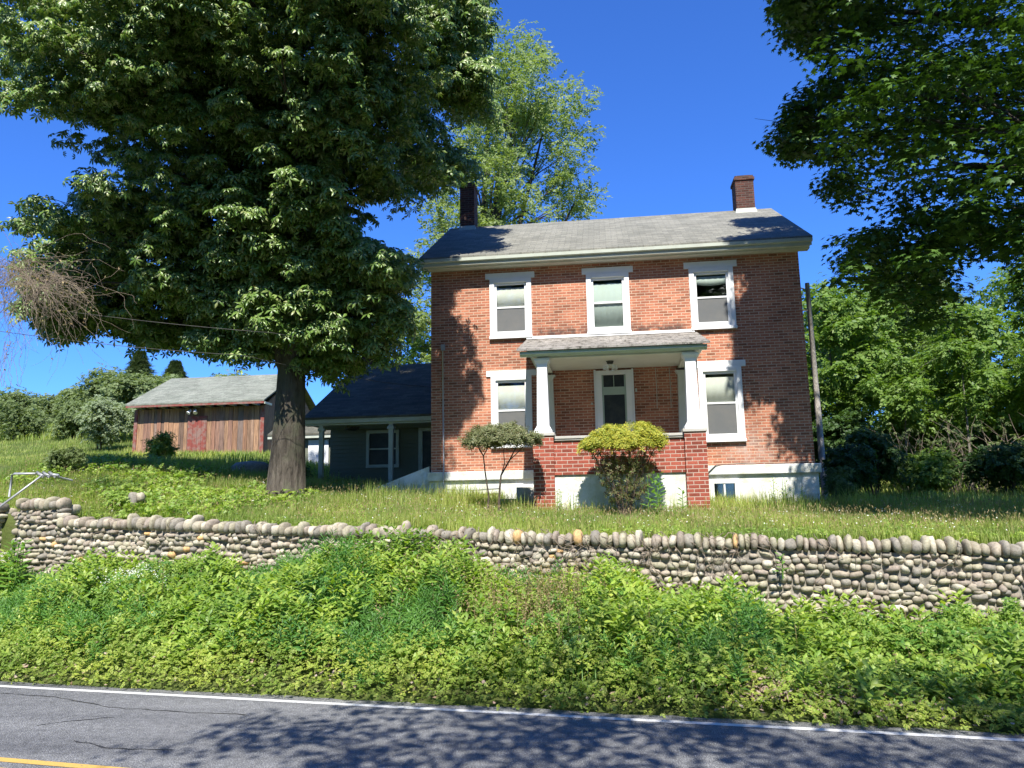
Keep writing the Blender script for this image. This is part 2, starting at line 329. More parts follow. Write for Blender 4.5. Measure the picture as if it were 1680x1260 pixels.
def mapleleaf():
    ang = [0, 22, 45, 68, 95, 125, 180]; rad = [1, .45, .85, .4, .62, .3, .12]
    pts = [(math.cos(math.radians(a))*r, math.sin(math.radians(a))*r) for a, r in zip(ang, rad)]
    ring = pts+[(x, -y) for x, y in reversed(pts[1:-1])]
    v = [(0, 0, .05)]+[(x, y, -.18*(x*x+y*y)) for x, y in ring]; n = len(ring)
    return np.array(v, float), np.array([(0, 1+i, 1+(i+1) % n) for i in range(n)])
def spray(k=9, L=1., leaf=.34, wd=.5, tmpl=None):
    """twig spray: k leaves alternating along a short twig in the x direction"""
    r = np.random.default_rng(k); V, Fs = [], []; lv, lf = tmpl or diamond(1., wd)
    for i in range(k):
        t = (i+.6)/k; a = (1 if i % 2 else -1)*(.9-.5*t)+r.normal()*.2; s = leaf*(1-.25*t)*(.8+.4*r.random())
        v = lv*s; ca, sa = math.cos(a), math.sin(a); q = np.stack([v[:, 0]*ca-v[:, 1]*sa+t*L, v[:, 0]*sa+v[:, 1]*ca, v[:, 2]+r.normal()*.06-.12*t*t+v[:, 1]*r.normal()*.5], -1)
        Fs.append(lf+len(V)*len(lv)); V.append(q)
    return np.concatenate(V), np.concatenate(Fs)
def upsprig(k=12, H=1., leaf=.3, wd=.45, lean=.5):
    """upright stem's leaves: k leaves spiralling up z"""
    r = np.random.default_rng(k*3+1); V, Fs = [], []; lv, lf = leaf4(1., wd, .04, .2)
    for i in range(k):
        t = .25+.75*i/(k-1); a = i*2.4+r.random()*.6; s = leaf*(1.15-.6*t)*(.8+.4*r.random()); v = lv*s; tilt = .2+lean*t
        x = v[:, 0]*math.cos(tilt)-v[:, 2]*math.sin(tilt); z = v[:, 0]*math.sin(tilt)+v[:, 2]*math.cos(tilt)
        V.append(np.stack([x*math.cos(a)-v[:, 1]*math.sin(a), x*math.sin(a)+v[:, 1]*math.cos(a), z+t*H], -1)); Fs.append(lf+(len(V)-1)*5)
    return np.concatenate(V), np.concatenate(Fs)
T_DIA, T_PALM, T_MAP = diamond(), palmate(), mapleleaf()
# noise for numpy
_g = rng.random((64, 64))
def vnoise(x, y):
    x = np.asarray(x, float); y = np.asarray(y, float); xi = np.floor(x).astype(int); yi = np.floor(y).astype(int); fx = x-xi; fy = y-yi
    fx = fx*fx*(3-2*fx); fy = fy*fy*(3-2*fy); g = lambda a, b: _g[a % 64, b % 64]
    return (g(xi, yi)*(1-fx)+g(xi+1, yi)*fx)*(1-fy)+(g(xi, yi+1)*(1-fx)+g(xi+1, yi+1)*fx)*fy
# ------------------------------------------------------------ terrain
RZ = -.6
def R(X): return 8.6-.14*np.asarray(X, float)
W_OFF = 3.78
def W(X): return R(X)+W_OFF
TX = [-60, -30, -20, -12, -10, -5, 0, 5, 10, 20, 60]
def lerp(X, ys): return np.interp(X, TX, ys)
rows = [(W_OFF+.35, [2., 2., 1.9, 1.72, 1.52, 1.28, 1.1, 1.0, .95, .9, .9]), (None, None)]
YR = np.array([18., 25., 36., 50., 80., 160., 400.])
HR = np.array([[3.2, 3.1, 3.0, 2.75, 2.45, 1.85, 1.5, 1.42, 1.4, 1.4, 1.4], [3.7, 3.7, 3.55, 3.3, 3.1, 2.4, 1.85, 1.8, 1.8, 1.8, 2.], [4.6, 4.6, 4.35, 4.1, 3.9, 3.3, 2.9, 2.6, 2.6, 2.6, 3.],
               [8.0, 7.9, 7.2, 6.2, 5.5, 4.5, 4., 4., 4., 4., 4.5], [11, 11, 10, 9, 8, 7, 6, 6, 6, 6, 7], [16, 16, 15, 14, 13, 12, 11, 11, 11, 11, 12], [20]*11])
FOOT = ([-60, -12, -6, 0, 3, 6, 60], [.5, .5, .35, .1, -.2, -.15, -.1])
def ground_h(X, Y):
    X = np.asarray(X, float); Y = np.asarray(Y, float); s = Y-R(X)
    foot = np.interp(X, *FOOT); bank = np.where(s < .3, RZ-.02, 0)
    t = np.clip((s-.3)/(W_OFF-.55), 0, 1); hb = RZ-.02+(foot-RZ)*(t**.8)
    top = lerp(X, rows[0][1]); h = np.full(X.shape, 0.)
    lv = [top]+[lerp(X, r) for r in HR]; ys = [W(X)+.35]+[np.full(X.shape, y) for y in YR]
    out = lv[0].copy()
    for i in range(len(YR)):
        t2 = np.clip((Y-ys[i])/np.maximum(ys[i+1]-ys[i], .5), 0, 1); out = np.where(Y >= ys[i], lv[i]*(1-t2)+lv[i+1]*t2, out)
    tw = np.clip((s-(W_OFF-.02))/.12, 0, 1)
    res = np.where(s < .3, RZ-.02, np.where(s < W_OFF, hb, hb*(1-tw)+out*tw))
    res = np.where(s > .6, res+(vnoise(X*.9, Y*.9)-.5)*.08, res)
    far = np.clip((s-(-8.))/-6., 0, 1)*0
    res = np.where(s < -6.3, RZ-.02+np.clip((-6.3-s)*.12, 0, 1.2), res)
    # keep the camera in the open air: the verge behind the road is level
    return res
def mkground():
    xs = np.concatenate([np.linspace(-260, -45, 14), np.linspace(-40, -20, 21), np.linspace(-19.5, 16, 143), np.linspace(17, 40, 24), np.linspace(45, 260, 14)])
    ss = np.concatenate([np.linspace(-60, -8, 14), np.linspace(-7, 0, 8), np.linspace(.25, 3.5, 14), [3.66, 3.74, 3.78, 3.82, 3.86, 3.9, 3.95], np.linspace(4.05, 14, 50), np.linspace(14.5, 45, 50), np.linspace(48, 420, 30)])
    X, S = np.meshgrid(xs, ss); k = np.clip(1-np.maximum(np.abs(S)-20, 0)/60, 0, 1); Xc = np.clip(X, -45, 45); Y = S+8.6-.14*Xc*1.0
    Z = ground_h(Xc, Y); V = np.stack([X, Y, Z], -1).reshape(-1, 3); n, m = X.shape
    i = np.arange((n-1)*(m-1)); a = (i//(m-1))*m+i % (m-1); Fc = np.stack([a, a+1, a+m+1, a+m], -1)
    o = npmesh('ground', V, Fc, M['ground'], None, True); tag(o, kind='structure')
mkground()
def strip(name, s0, s1, z, mat, x0=-40, x1=40, n=60, label=None, kind='structure'):
    xs = np.linspace(x0, x1, n); b = MB()
    vs = [(x, R(x)+s0, z) for x in xs]+[(x, R(x)+s1, z) for x in xs]; b.add(vs, [(i, i+1, n+i+1, n+i) for i in range(n-1)]); return b.build(name, mat)
# road sheet is subdivided so its edge can be ragged
def mkroad():
    xs = np.linspace(-42, 42, 500); n = len(xs); e = .24+.07*(vnoise(xs*2, 3.3)-.5)+.06*(vnoise(xs*7, 9.3)-.5); b = MB()
    b.add([(x, R(x)-6.2, RZ) for x in xs]+[(x, R(x)+q, RZ) for x, q in zip(xs, e)], [(i, i+1, n+i+1, n+i) for i in range(n-1)]); tag(b.build('road', M['asphalt']), kind='structure')
mkroad()
tag(strip('road_edge_line', -.048, .048, RZ+.004, M['line_w']), kind='structure')
b = MB()
for s0 in (-2.52, -2.76):
    xs = np.linspace(-40, 40, 40); n = 40; b.add([(x, R(x)+s0-.05, RZ+.004) for x in xs]+[(x, R(x)+s0+.05, RZ+.004) for x in xs], [(i, i+1, n+i+1, n+i) for i in range(n-1)])
tag(b.build('road_centre_line', M['line_y']), kind='structure')
b = MB()
for pts in ([(0, 1137), (90, 1143), (180, 1160), (300, 1168), (420, 1172)], [(120, 1215), (190, 1228), (300, 1230)], [(60, 1100+90), (110, 1183), (200, 1175)]):
    P = []
    for x, y in pts: d = fwd*F+right*(x-CX)-up*(y-CY); P.append((CAM+d*((RZ+.003-CAMZ)/d[2])))
    Q = []
    for i in range(len(P)-1):
        for t in np.linspace(0, 1, 9)[:-1]: q = P[i]*(1-t)+P[i+1]*t; q = q+np.array([0, rng.normal()*.012, 0]); Q.append(q)
    wd = .004+.012*rng.random(len(Q)); vs = [(q[0], q[1]-a, RZ+.003) for q, a in zip(Q, wd)]+[(q[0], q[1]+a, RZ+.003) for q, a in zip(Q, wd)]; m = len(Q)
    b.add(vs, [(i, i+1, m+i+1, m+i) for i in range(m-1)])
tag(b.build('road_crack', M['crack']), kind='structure')
# ------------------------------------------------------------ brick house
HX0, HX1, HY0, HY1 = -4.34, 4.77, 18.5, 25.5
ZB, ZT = 2.55, 7.7
house = thing('brick_house', 'two storey red brick farmhouse with white windows and front porch', 'house', (.2, 18.5, 1.5))
wins = [(-2.82, -1.76, 5.86, 7.39), (-.38, .68, 5.86, 7.39), (2.14, 3.2, 5.86, 7.39), (-2.82, -1.8, 3.13, 4.88), (2.22, 3.24, 3.13, 4.9)]
door = (-.2, .62, 2.5, 4.92)
def wall_with_holes(x0, x1, z0, z1, y, th, holes):
    b = MB(); xs = sorted({x0, x1}|{h[0] for h in holes}|{h[1] for h in holes}); zs = sorted({z0, z1}|{h[2] for h in holes}|{h[3] for h in holes})
    inside = lambda i, j: 0 <= i < len(xs)-1 and 0 <= j < len(zs)-1 and not any(h[0]-1e-6 <= (xs[i]+xs[i+1])/2 <= h[1] and h[2] <= (zs[j]+zs[j+1])/2 <= h[3] for h in holes)
    for i in range(len(xs)-1):
        for j in range(len(zs)-1):
            if not inside(i, j): continue
            a, c, d, e = xs[i], xs[i+1], zs[j], zs[j+1]
            b.add([(a, y, d), (c, y, d), (c, y, e), (a, y, e)], [(0, 1, 2, 3)]); b.add([(a, y+th, d), (c, y+th, d), (c, y+th, e), (a, y+th, e)], [(3, 2, 1, 0)])
            if not inside(i-1, j): b.add([(a, y, d), (a, y+th, d), (a, y+th, e), (a, y, e)], [(3, 2, 1, 0)])
            if not inside(i+1, j): b.add([(c, y, d), (c, y+th, d), (c, y+th, e), (c, y, e)], [(0, 1, 2, 3)])
            if not inside(i, j-1): b.add([(a, y, d), (c, y, d), (c, y+th, d), (a, y+th, d)], [(3, 2, 1, 0)])
            if not inside(i, j+1): b.add([(a, y, e), (c, y, e), (c, y+th, e), (a, y+th, e)], [(0, 1, 2, 3)])
    return b
b = wall_with_holes(HX0, HX1, ZB, ZT, HY0, .3, wins+[(door[0], door[1], ZB, door[3])])
b.box(HX0, HX0+.3, HY0+.3, HY1-.3, ZB, ZT).box(HX1-.3, HX1, HY0+.3, HY1-.3, ZB, ZT).box(HX0, HX1, HY1-.3, HY1, ZB, ZT)
# gable triangles
rz = lambda y: 7.9+(min(y, 44-y)-18.1)*(10.15-7.9)/3.9
for x0, x1 in ((HX0, HX0+.3), (HX1-.3, HX1)): b.exX([(HY0+.002, ZT), (HY1-.002, ZT), (22, 10.02-.02)], x0, x1)
b.build('wall', M['brick'], house)
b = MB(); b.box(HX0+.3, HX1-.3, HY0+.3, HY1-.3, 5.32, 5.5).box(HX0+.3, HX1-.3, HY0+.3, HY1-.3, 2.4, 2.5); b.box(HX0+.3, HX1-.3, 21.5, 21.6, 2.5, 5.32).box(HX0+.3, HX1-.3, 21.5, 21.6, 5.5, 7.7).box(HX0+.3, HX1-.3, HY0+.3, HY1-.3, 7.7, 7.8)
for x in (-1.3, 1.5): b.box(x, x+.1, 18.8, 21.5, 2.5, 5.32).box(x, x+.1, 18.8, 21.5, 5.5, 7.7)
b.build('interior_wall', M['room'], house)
# foundation with water table
b = MB(); bw_ = (2.35, 3.0, 1.62, 2.22)
fb = wall_with_holes(HX0-.04, HX1+.04, .9, 2.33, HY0-.05, .3, [bw_]); b.v = fb.v; b.f = fb.f
b.box(HX0-.04, HX0+.26, HY0+.25, HY1, .9, 2.549).box(HX1-.26, HX1+.04, HY0+.25, HY1, .9, 2.549).box(HX0+.26, HX1-.26, HY1-.3, HY1, .9, 2.549)
b.build('foundation', M['stucco'], house)
for a, c in ((HX0-.07, -1.62), (2.08, HX1+.1)): MB().box(a, c, HY0-.13, HY0+.24, 2.333, 2.549).build('foundation_ledge', M['stucco'], house, bevel=.015)
# roof
def slab(y0, z0, y1, z1, x0, x1, t): return [(y0, z0), (y1, z1), (y1, z1+t), (y0, z0+t)]
RX0, RX1 = -4.55, 5.02
b = MB(); b.exX([(18.06, 7.87), (22, 10.15), (25.94, 7.87), (25.94, 7.92), (22, 10.2), (18.06, 7.92)], RX0, RX1); b.build('roof', M['shingle'], house)
b = MB(); b.exX([(18.10, 7.865), (18.13, 7.74), (18.27, 7.72), (18.27, 7.68), (18.5-.005, 7.68), (18.5-.005, 8.1)], RX0+.03, RX1-.03)
b.build('soffit', M['cream'], house)
b = MB(); b.exX([(18.035, 7.79), (18.09, 7.77), (18.095, 7.862), (18.03, 7.866)], RX0+.01, RX1-.01); b.exX([(18.1, 7.70), (18.125, 7.70), (18.125, 7.77), (18.1, 7.77)], RX0+.02, RX1-.02)
b.build('gutter', M['dull'], house)
# gable rake boards
for x0, x1 in ((RX0+.02, HX0-.003), (HX1+.003, RX1-.02)): MB().exX([(18.2, 7.80), (22, 10.0), (25.8, 7.80), (25.8, 7.95-.02), (22, 10.145), (18.2, 7.94-.02)], x0, x1).build('rake_board', M['cream'], house)
def chimney(x0, x1, z0, z1, cap, mat='dark_brick', y0=21.65, y1=22.25, parent=house):
    b = MB(); b.box(x0, x1, y0, y1, z0, z1-.14).box(x0-.03, x1+.03, y0-.03, y1+.03, z1-.14, z1-.06).box(x0, x1, y0, y1, z1-.06, z1)
    c = b.build('chimney', M[mat], parent); b = MB(); b.frust((x0+x1)/2, (y0+y1)/2, z0+.0, z0+.16, (x1-x0)/2+.05, (y1-y0)/2+.05, (x1-x0)/2+.012, (y1-y0)/2+.012); b.build('flashing', M['dull'], c)
    if cap: b = MB(); b.box(x0+.08, x1-.08, y0+.1, y1-.1, z1, z1+.05); b.build('flue', M['iron'], c)
chimney(3.98, 4.5, 9.95, 11.12, True); chimney(-4.18, -3.74, 9.95, 11.5, False)
# windows
def window(w, style, fr=None, lintel=None):
    x0, x1, z0, z1 = w; y = HY0; tw = .12
    f = MB()
    f.box(x0, x0+tw, y-.05, y+.12, z0, z1).box(x1-tw, x1, y-.05, y+.12, z0, z1).box(x0+tw, x1-tw, y-.05, y+.12, z1-.1, z1)
    f.box(x0+tw, x1-tw, y-.05, y+.12, z0, z0+.1)
    W_ = f.build('window', M['white'], house, bevel=.006)
    s = MB(); s.box(x0-.012, x1+.012, y-.09, y-.052, z0-.03, z0+.045); s.build('sill', M['white'], W_, bevel=.006)
    a, b_, c, d = x0+tw, x1-tw, z0+.1, z1-.1
    s = MB(); s.box(a, a+.055, y, y+.06, c, d).box(b_-.055, b_, y, y+.06, c, d).box(a+.055, b_-.055, y, y+.06, d-.055, d).box(a+.055, b_-.055, y, y+.06, c, c+.07)
    mid = (c+d)/2+.02
    s.box(a+.055, b_-.055, y-.005, y+.065, mid-.022, mid+.022); s.build('sash', M['white'], W_, bevel=.004)
    g = MB(); g.box(a+.05, b_-.05, y+.028, y+.034, c+.06, d-.05); g.build('pane', M['glass'], W_)
    A, B = a+.05, b_-.05
    def cloth(zt, zb, mat, bottom=lambda t: 0, top=lambda t: 0, nm='shade'):
        n = 24; vs = []
        for i in range(n+1):
            t = i/n; x = A+(B-A)*t; yy = y+.05+.003*math.sin(i*1.3); vs += [(x, yy, zt+top(t)), (x, yy, zb+bottom(t))]
        q = MB(); q.add(vs, [(2*i, 2*i+1, 2*i+3, 2*i+2) for i in range(n)]); o = q.build(nm, M[mat], W_, True); m = o.modifiers.new('thick', 'SOLIDIFY'); m.thickness = .004
    if style == 'half': cloth(d-.12, mid+.0, 'shade')
    if style == 'full': cloth(d-.13, c+.07, 'curtain', top=lambda t: -.015*abs(math.sin(t*5)), nm='curtain'); 
    if style == 'high': cloth(d-.1, d-.3, 'curtain', bottom=lambda t: -.035*math.sin(t*PI), nm='curtain'); cloth(d-.02, d-.07, 'curtain', nm='curtain')
    if style == 'low': cloth(d-.13, mid+.0, 'shade')
    if style != 'full': q = MB(); q.box(A, B, y+.012, y+.015, c+.07, mid-.02); q.build('insect_screen', M['screen'], W_)
    if lintel:
        l = MB(); l.box(lintel[0], lintel[1], y-.035, y+.02, lintel[2], lintel[3]); l.build('lintel', M['white'], W_, bevel=.005)
    return W_
window(wins[0], 'half', lintel=(-2.93, -1.67, 7.393, 7.55)); window(wins[1], 'full', lintel=(-.48, .79, 7.393, 7.55)); window(wins[2], 'high', lintel=(2.03, 3.3, 7.393, 7.555))
window(wins[3], 'low', lintel=(-2.93, -1.68, 4.883, 5.03)); window(wins[4], 'low', lintel=(2.1, 3.35, 4.903, 5.06))
# basement window
x0, x1, z0, z1 = bw_
f = MB(); f.box(x0, x0+.09, 18.40, 18.52, z0, z1).box(x1-.09, x1, 18.40, 18.52, z0, z1).box(x0+.09, x1-.09, 18.40, 18.52, z1-.09, z1).box(x0+.09, x1-.09, 18.40, 18.52, z0, z0+.06).box((x0+x1)/2-.02, (x0+x1)/2+.02, 18.42, 18.5, z0+.06, z1-.09)
bwin = f.build('basement_window', M['white'], house, bevel=.005); g = MB(); g.box(x0+.08, x1-.08, 18.455, 18.46, z0+.05, z1-.08); g.build('pane', M['glass'], bwin)
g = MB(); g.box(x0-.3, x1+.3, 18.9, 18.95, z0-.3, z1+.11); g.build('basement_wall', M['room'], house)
# front door
dx0, dx1, dz1 = door[0], door[1], door[3]
f = MB(); f.box(dx0-.02, dx0+.12, 18.42, 18.6, 2.5, dz1).box(dx1-.12, dx1+.02, 18.42, 18.6, 2.5, dz1).box(dx0+.12, dx1-.12, 18.42, 18.6, dz1-.1, dz1)
f.box(dx0-.07, dx0-.02, 18.44, 18.499, 2.5, dz1+.03).box(dx1+.02, dx1+.07, 18.44, 18.499, 2.5, dz1+.03)
df = f.build('door_frame', M['white'], house, bevel=.006)
d_ = MB(); d_.box(dx0+.12, dx1-.12, 18.53, 18.57, 2.5, dz1-.1); dd = d_.build('front_door', M['black'], house)
s = MB(); s.box(dx0+.12, dx0+.16, 18.49, 18.525, 2.52, dz1-.1).box(dx1-.16, dx1-.12, 18.49, 18.525, 2.52, dz1-.1).box(dx0+.16, dx1-.16, 18.49, 18.525, 4.33, 4.52).box((dx0+dx1)/2-.008, (dx0+dx1)/2+.008, 18.49, 18.525, 4.52, dz1-.1)
s.build('storm_door_frame', M['sage'], dd); s = MB(); s.tube([(dx1-.17, 18.47, 3.5), (dx1-.17, 18.44, 3.5), (dx1-.25, 18.44, 3.5)], .012, 6); s.build('handle', M['metal'], dd, True)
# porch
PZ = 2.5
b = MB(); b.box(-1.58, 2.05, 16.62, 18.36, 2.3, PZ); b.build('porch_floor', M['concrete'], house)
for x0, x1 in ((-1.6, -1.15), (1.62, 2.07)):
    b = MB(); b.box(x0, x1, 16.4, 16.85, 1.0, 3.17); pr = b.build('porch_pier', M['pier'], house)
    b = MB(); b.box(x0-.03, x1+.03, 16.37, 16.88, 3.17, 3.24); b.build('pier_cap', M['concrete'], pr, bevel=.012)
    cx = (x0+x1)/2+(.0 if x0 < 0 else -.0)
    b = MB(); b.frust(cx, 16.62, 3.24, 3.28, .2, .2, .2, .2).frust(cx, 16.62, 3.28, 3.4, .2, .2, .135, .135).frust(cx, 16.62, 3.4, 4.72, .135, .135, .11, .11); c = b.build('porch_column', M['white'], house, bevel=.004)
    b = MB(); b.frust(cx, 16.62, 4.7, 4.78, .113, .113, .125, .125).frust(cx, 16.62, 4.78, 4.85, .125, .125, .17, .17).box(cx-.17, cx+.17, 16.45, 16.79, 4.85, 4.9); b.build('capital', M['white'], c)
    b = MB(); b.box(cx-.2, cx+.2, 18.28, 18.495, 3.1, 3.2).frust(cx, 18.39, 3.2, 4.75, .14, .1, .11, .1).frust(cx, 18.39, 4.75, 4.84, .11, .1, .17, .1); b.build('pilaster', M['cream'], house)
b = MB(); b.box(-1.15, 1.62, 16.5, 16.72, 2.33, 3.06); b.box(-1.56, -1.36, 16.85, 18.44, 2.33, 3.06).box(1.83, 2.03, 16.85, 18.44, 2.33, 3.06); b.build('parapet', M['pier'], house)
b = MB(); b.box(-1.147, 1.617, 16.46, 16.76, 3.063, 3.10); b.box(-1.147, 1.617, 16.44, 16.78, 3.10, 3.16); b.box(-1.6, -1.32, 16.883, 18.27, 3.063, 3.16).box(1.79, 2.07, 16.883, 18.27, 3.063, 3.16); b.build('parapet_cap', M['concrete'], house, bevel=.01)
b = MB(); b.box(-1.15, 1.62, 16.54, 16.7, 1.0, 2.33).box(-1.54, -1.38, 16.85, 18.44, 1., 2.33).box(1.85, 2.01, 16.85, 18.44, 1., 2.33); b.build('porch_foundation', M['stucco'], house)
for i in (-.92, -.84): pass
b = MB(); b.box(-1.47, 1.95, 16.5, 16.74, 4.9, 4.97).box(-1.47, -1.27, 16.74, 18.44, 4.9, 4.97).box(1.75, 1.95, 16.74, 18.44, 4.9, 4.97); b.box(-1.6, 2.08, 16.45, 18.49, 4.972, 5.0)
b.build('porch_ceiling', M['cream'], house)
b = MB(); b.exX([(16.3, 4.97), (16.36, 4.93), (16.46, 4.93), (16.46, 5.05), (16.3, 5.03)], -1.84, 2.19); b.exX([(16.46, 5.0), (18.49, 5.0), (18.49, 5.7), (16.46, 5.06)], -1.66, -1.6); b.exX([(16.46, 5.0), (18.49, 5.0), (18.49, 5.7), (16.46, 5.06)], 2.08, 2.14)
b.build('porch_fascia', M['sage'], house)
b = MB(); b.exX([(16.25, 5.035), (18.499, 5.76), (18.499, 5.80), (16.25, 5.075)], -1.9, 2.25); pr = b.build('porch_roof', M['shingle_old'], house)
b = MB(); b.exX([(18.42, 5.79), (18.46, 5.79), (18.47, 5.86), (18.45, 5.86)], -1.9, 2.2); b.build('flashing', M['white'], pr)
# porch light : glass cluster under the ceiling
b = MB(); b.tube([(.13, 17.5, 4.97), (.13, 17.5, 4.91)], [.09, .07], 12); lt = b.build('porch_light', M['iron'], house)
b = MB()
for k in range(6):
    a = k*PI/3; x, y = .13+.13*math.cos(a), 17.5+.13*math.sin(a); b.tube([(.13, 17.5, 4.9), (x, y, 4.86)], .008, 5); b.tube([(x, y, 4.87), (x, y, 4.80), (x, y, 4.77)], [.02, .04, .035], 8)
b.build('lamp_shade', M['white'], lt, True)
# steps and dark opening at the porch's left side
b = MB(); b.box(-2.05, -1.6, 17.0, 18.3, 1.1, 2.1).box(-2.45, -2.05, 17.0, 18.3, 1.1, 1.85)
b.build('side_steps', M['concrete'], house, bevel=.01)
# conduit and cable
b = MB(); b.tube([(-4.03, 18.44, 5.65), (-4.02, 18.44, 4), (-4.0, 18.40, 2.6), (-4.0, 18.33, 2.45), (-3.99, 18.33, 2.22), (-3.9, 18.34, 2.12), (-3.2, 18.35, 2.1), (-2.6, 18.35, 2.12)], .018, 8); b.build('conduit', M['metal'], house, True)
b = MB(); b.box(-4.07, -3.98, 18.42, 18.495, 5.6, 5.75); b.build('conduit_box', M['metal'], house)
b = MB(); b.tube([(2.15, 18.3, 2.2), (2.3, 18.34, 2.38), (2.5, 18.35, 2.56), (3.1, 18.46, 2.58), (3.6, 18.47, 2.55), (4.2, 18.47, 2.57), (4.75, 18.46, 2.56)], .011, 6); b.build('cable', M['iron'], house, True)
for x in (1.22, 1.55): MB().tube([(x, 18.48, 4.95), (x+.01, 18.48, 4.4), (x, 18.48, 3.95)], .008, 5).build('wall_wire', M['dull'], house)
for a in ((.72, .76, 18.46, 18.499, 4.38, 4.46), (-.36, -.31, 18.46, 18.499, 4.1, 4.14)): MB().box(*a).build('wall_hook', M['dull'], house)
# ------------------------------------------------------------ bulkhead wing wall
b = MB(); b.exY([(-6.0, 1.5), (-4.39, 1.5), (-4.39, 2.7), (-6.0, 2.12)], 18.5, 18.72); o = b.build('bulkhead_wall', M['stucco']); tag(o, 'low whitewashed wall sloping down from the left corner of the brick house', 'wall')
# ------------------------------------------------------------ side wing
wing = thing('side_wing', 'single storey grey green clapboard wing with porch left of the brick house', 'house wing', (-6.3, 20, 2))
x0, x1 = -8.1, -4.36
b = MB(); z = 2.3
while z < 4.15:
    b.exX([(21.6, z), (21.585, z), (21.6, z+.118)], x0+.0, x1) if False else b.add([(x0, 21.57, z), (x1, 21.57, z), (x1, 21.6, z+.115), (x0, 21.6, z+.115), (x0, 21.6, z), (x1, 21.6, z)], [(0, 1, 2, 3), (5, 1, 0, 4)]); z += .115
b.box(x0, x1, 21.601, 21.7, 1.9, 4.2).box(x0, x0+.1, 21.7, 27, 1.9, 4.2).box(x0, x1, 27, 27.1, 1.9, 4.2).exX([(21.6, 4.2), (27, 4.2), (24.4, 6.3)], x0+.01, x0+.1); b.build('clapboard_wall', M['siding'], wing)
b = MB(); b.exX([(19.85, 4.13), (24.4, 6.42), (27.6, 4.2), (27.6, 4.26), (24.4, 6.48), (19.85, 4.19)], x0-.15, x1+.005); b.build('roof', M['shingle_blue'], wing)
b = MB(); b.box(x0-.1, x1, 19.93, 20.1, 3.97, 4.12).box(x0-.1, x1, 20.1, 21.56, 4.02, 4.06).exX([(19.87, 4.02), (19.925, 4.0), (19.925, 4.15), (19.87, 4.128)], x0-.13, x1); b.build('porch_beam', M['dull'], wing)
for x in (-7.76, -5.8): b = MB(); b.box(x-.06, x+.06, 19.96, 20.08, 1.9, 3.97).box(x-.09, x+.09, 19.931, 20.099, 3.82, 3.9); b.build('post', M['dull'], wing, bevel=.006)
def win2(xa, xb, za, zb, y):
    f = MB(); f.box(xa, xa+.09, y-.06, y, za, zb).box(xb-.09, xb, y-.06, y, za, zb).box(xa+.09, xb-.09, y-.06, y, zb-.09, zb).box(xa+.09, xb-.09, y-.06, y, za, za+.09).box(xa+.09, xb-.09, y-.04, y, (za+zb)/2-.02, (za+zb)/2+.02)
    w_ = f.build('window', M['dull'], wing); g = MB(); g.box(xa+.09, xb-.09, y-.02, y-.005, za+.09, zb-.09); g.build('pane', M['black'], w_)
win2(-6.98, -6.0, 2.88, 4.0-.03, 21.56); 
f = MB(); f.box(-5.42, -5.3, 21.5, 21.56, 2.2, 4.0).box(-4.5, -4.4, 21.5, 21.56, 2.2, 4.0).box(-5.3, -4.5, 21.5, 21.56, 3.9, 4.0); w_ = f.build('door_frame', M['dull'], wing); f = MB(); f.box(-5.3, -4.5, 21.53, 21.56, 2.2, 3.9); f.build('door', M['black'], wing)
b = MB(); b.tube([(-7.4+.2, 20.9, 4.02), (-7.2, 20.9, 3.96), (-7.2, 20.9, 3.92)], [.2, .2, .1], 14); b.build('ceiling_light', M['iron'], wing)
chimney(-8.05, -7.45, 6.3, 7.3, False, 'dark_brick', 24.2, 24.8, wing)
# ------------------------------------------------------------ shed with white door
sh = thing('garden_shed', 'small grey shed with a white door behind the chestnut trunk', 'shed', (-11, 28, 3))
b = MB(); b.box(-12.6, -9.4, 28, 31, 2.6, 4.55); b.build('wall', M['siding'], sh); b = MB(); b.exX([(27.7, 4.55), (29.5, 5.4), (31.3, 4.55), (31.3, 4.62), (29.5, 5.47), (27.7, 4.62)], -12.9, -9.1); b.build('roof', M['shingle_blue'], sh)
b = MB(); b.box(-12.9, -9.1, 27.72, 27.78, 4.44, 4.55); b.build('fascia', M['dull'], sh)
b = MB(); b.box(-11.35, -10.55, 27.93, 27.998, 3.0, 4.38); dd = b.build('door', M['white'], sh); b = MB(); b.tube([(-11.22, 27.9, 3.6), (-11.22, 27.87, 3.6), (-11.22, 27.87, 3.45)], .03, 6); b.build('handle', M['iron'], dd)
# ------------------------------------------------------------ barn
barn = thing('wooden_barn', 'weathered dark board barn with red door and pale green grey roof', 'barn', (-20.5, 36, 4.3))
bx0, bx1 = -23.85, -16.95
b = MB(); x = bx0
while x < bx1-.02:
    wd = min(random.uniform(.16, .3), bx1-x); oy = random.uniform(0, .035)
    if not (-20.92 < x < -20.02): b.box(x+.006, x+wd-.006, 35.96-oy, 36.0, 4.0, 6.98)
    elif True: b.box(x+.006, x+wd-.006, 35.96-oy, 36.0, 6.55, 6.98)
    x += wd
y = 36
b.box(bx0, bx0+.1, 36, 42.6, 4., 7).box(bx1-.1, bx1, 36, 42.6, 4., 7).box(bx0, bx1, 42.6, 42.7, 4, 7).box(bx0+.1, bx1-.1, 36.001, 36.06, 4., 7)
b.exX([(36, 7), (42.6, 7), (39.3, 8.95)], bx0+.01, bx0+.1).exX([(36, 7), (42.6, 7), (39.3, 8.95)], bx1-.1, bx1-.01); b.build('board_wall', M['barn'], barn)
b = MB(); b.exX([(35.35, 7.13), (39.3, 9.13), (43.2, 7.13), (43.2, 7.2), (39.3, 9.2), (35.35, 7.2)], bx0-.2, bx1+.25); b.build('roof', M['shingle_barn'], barn)
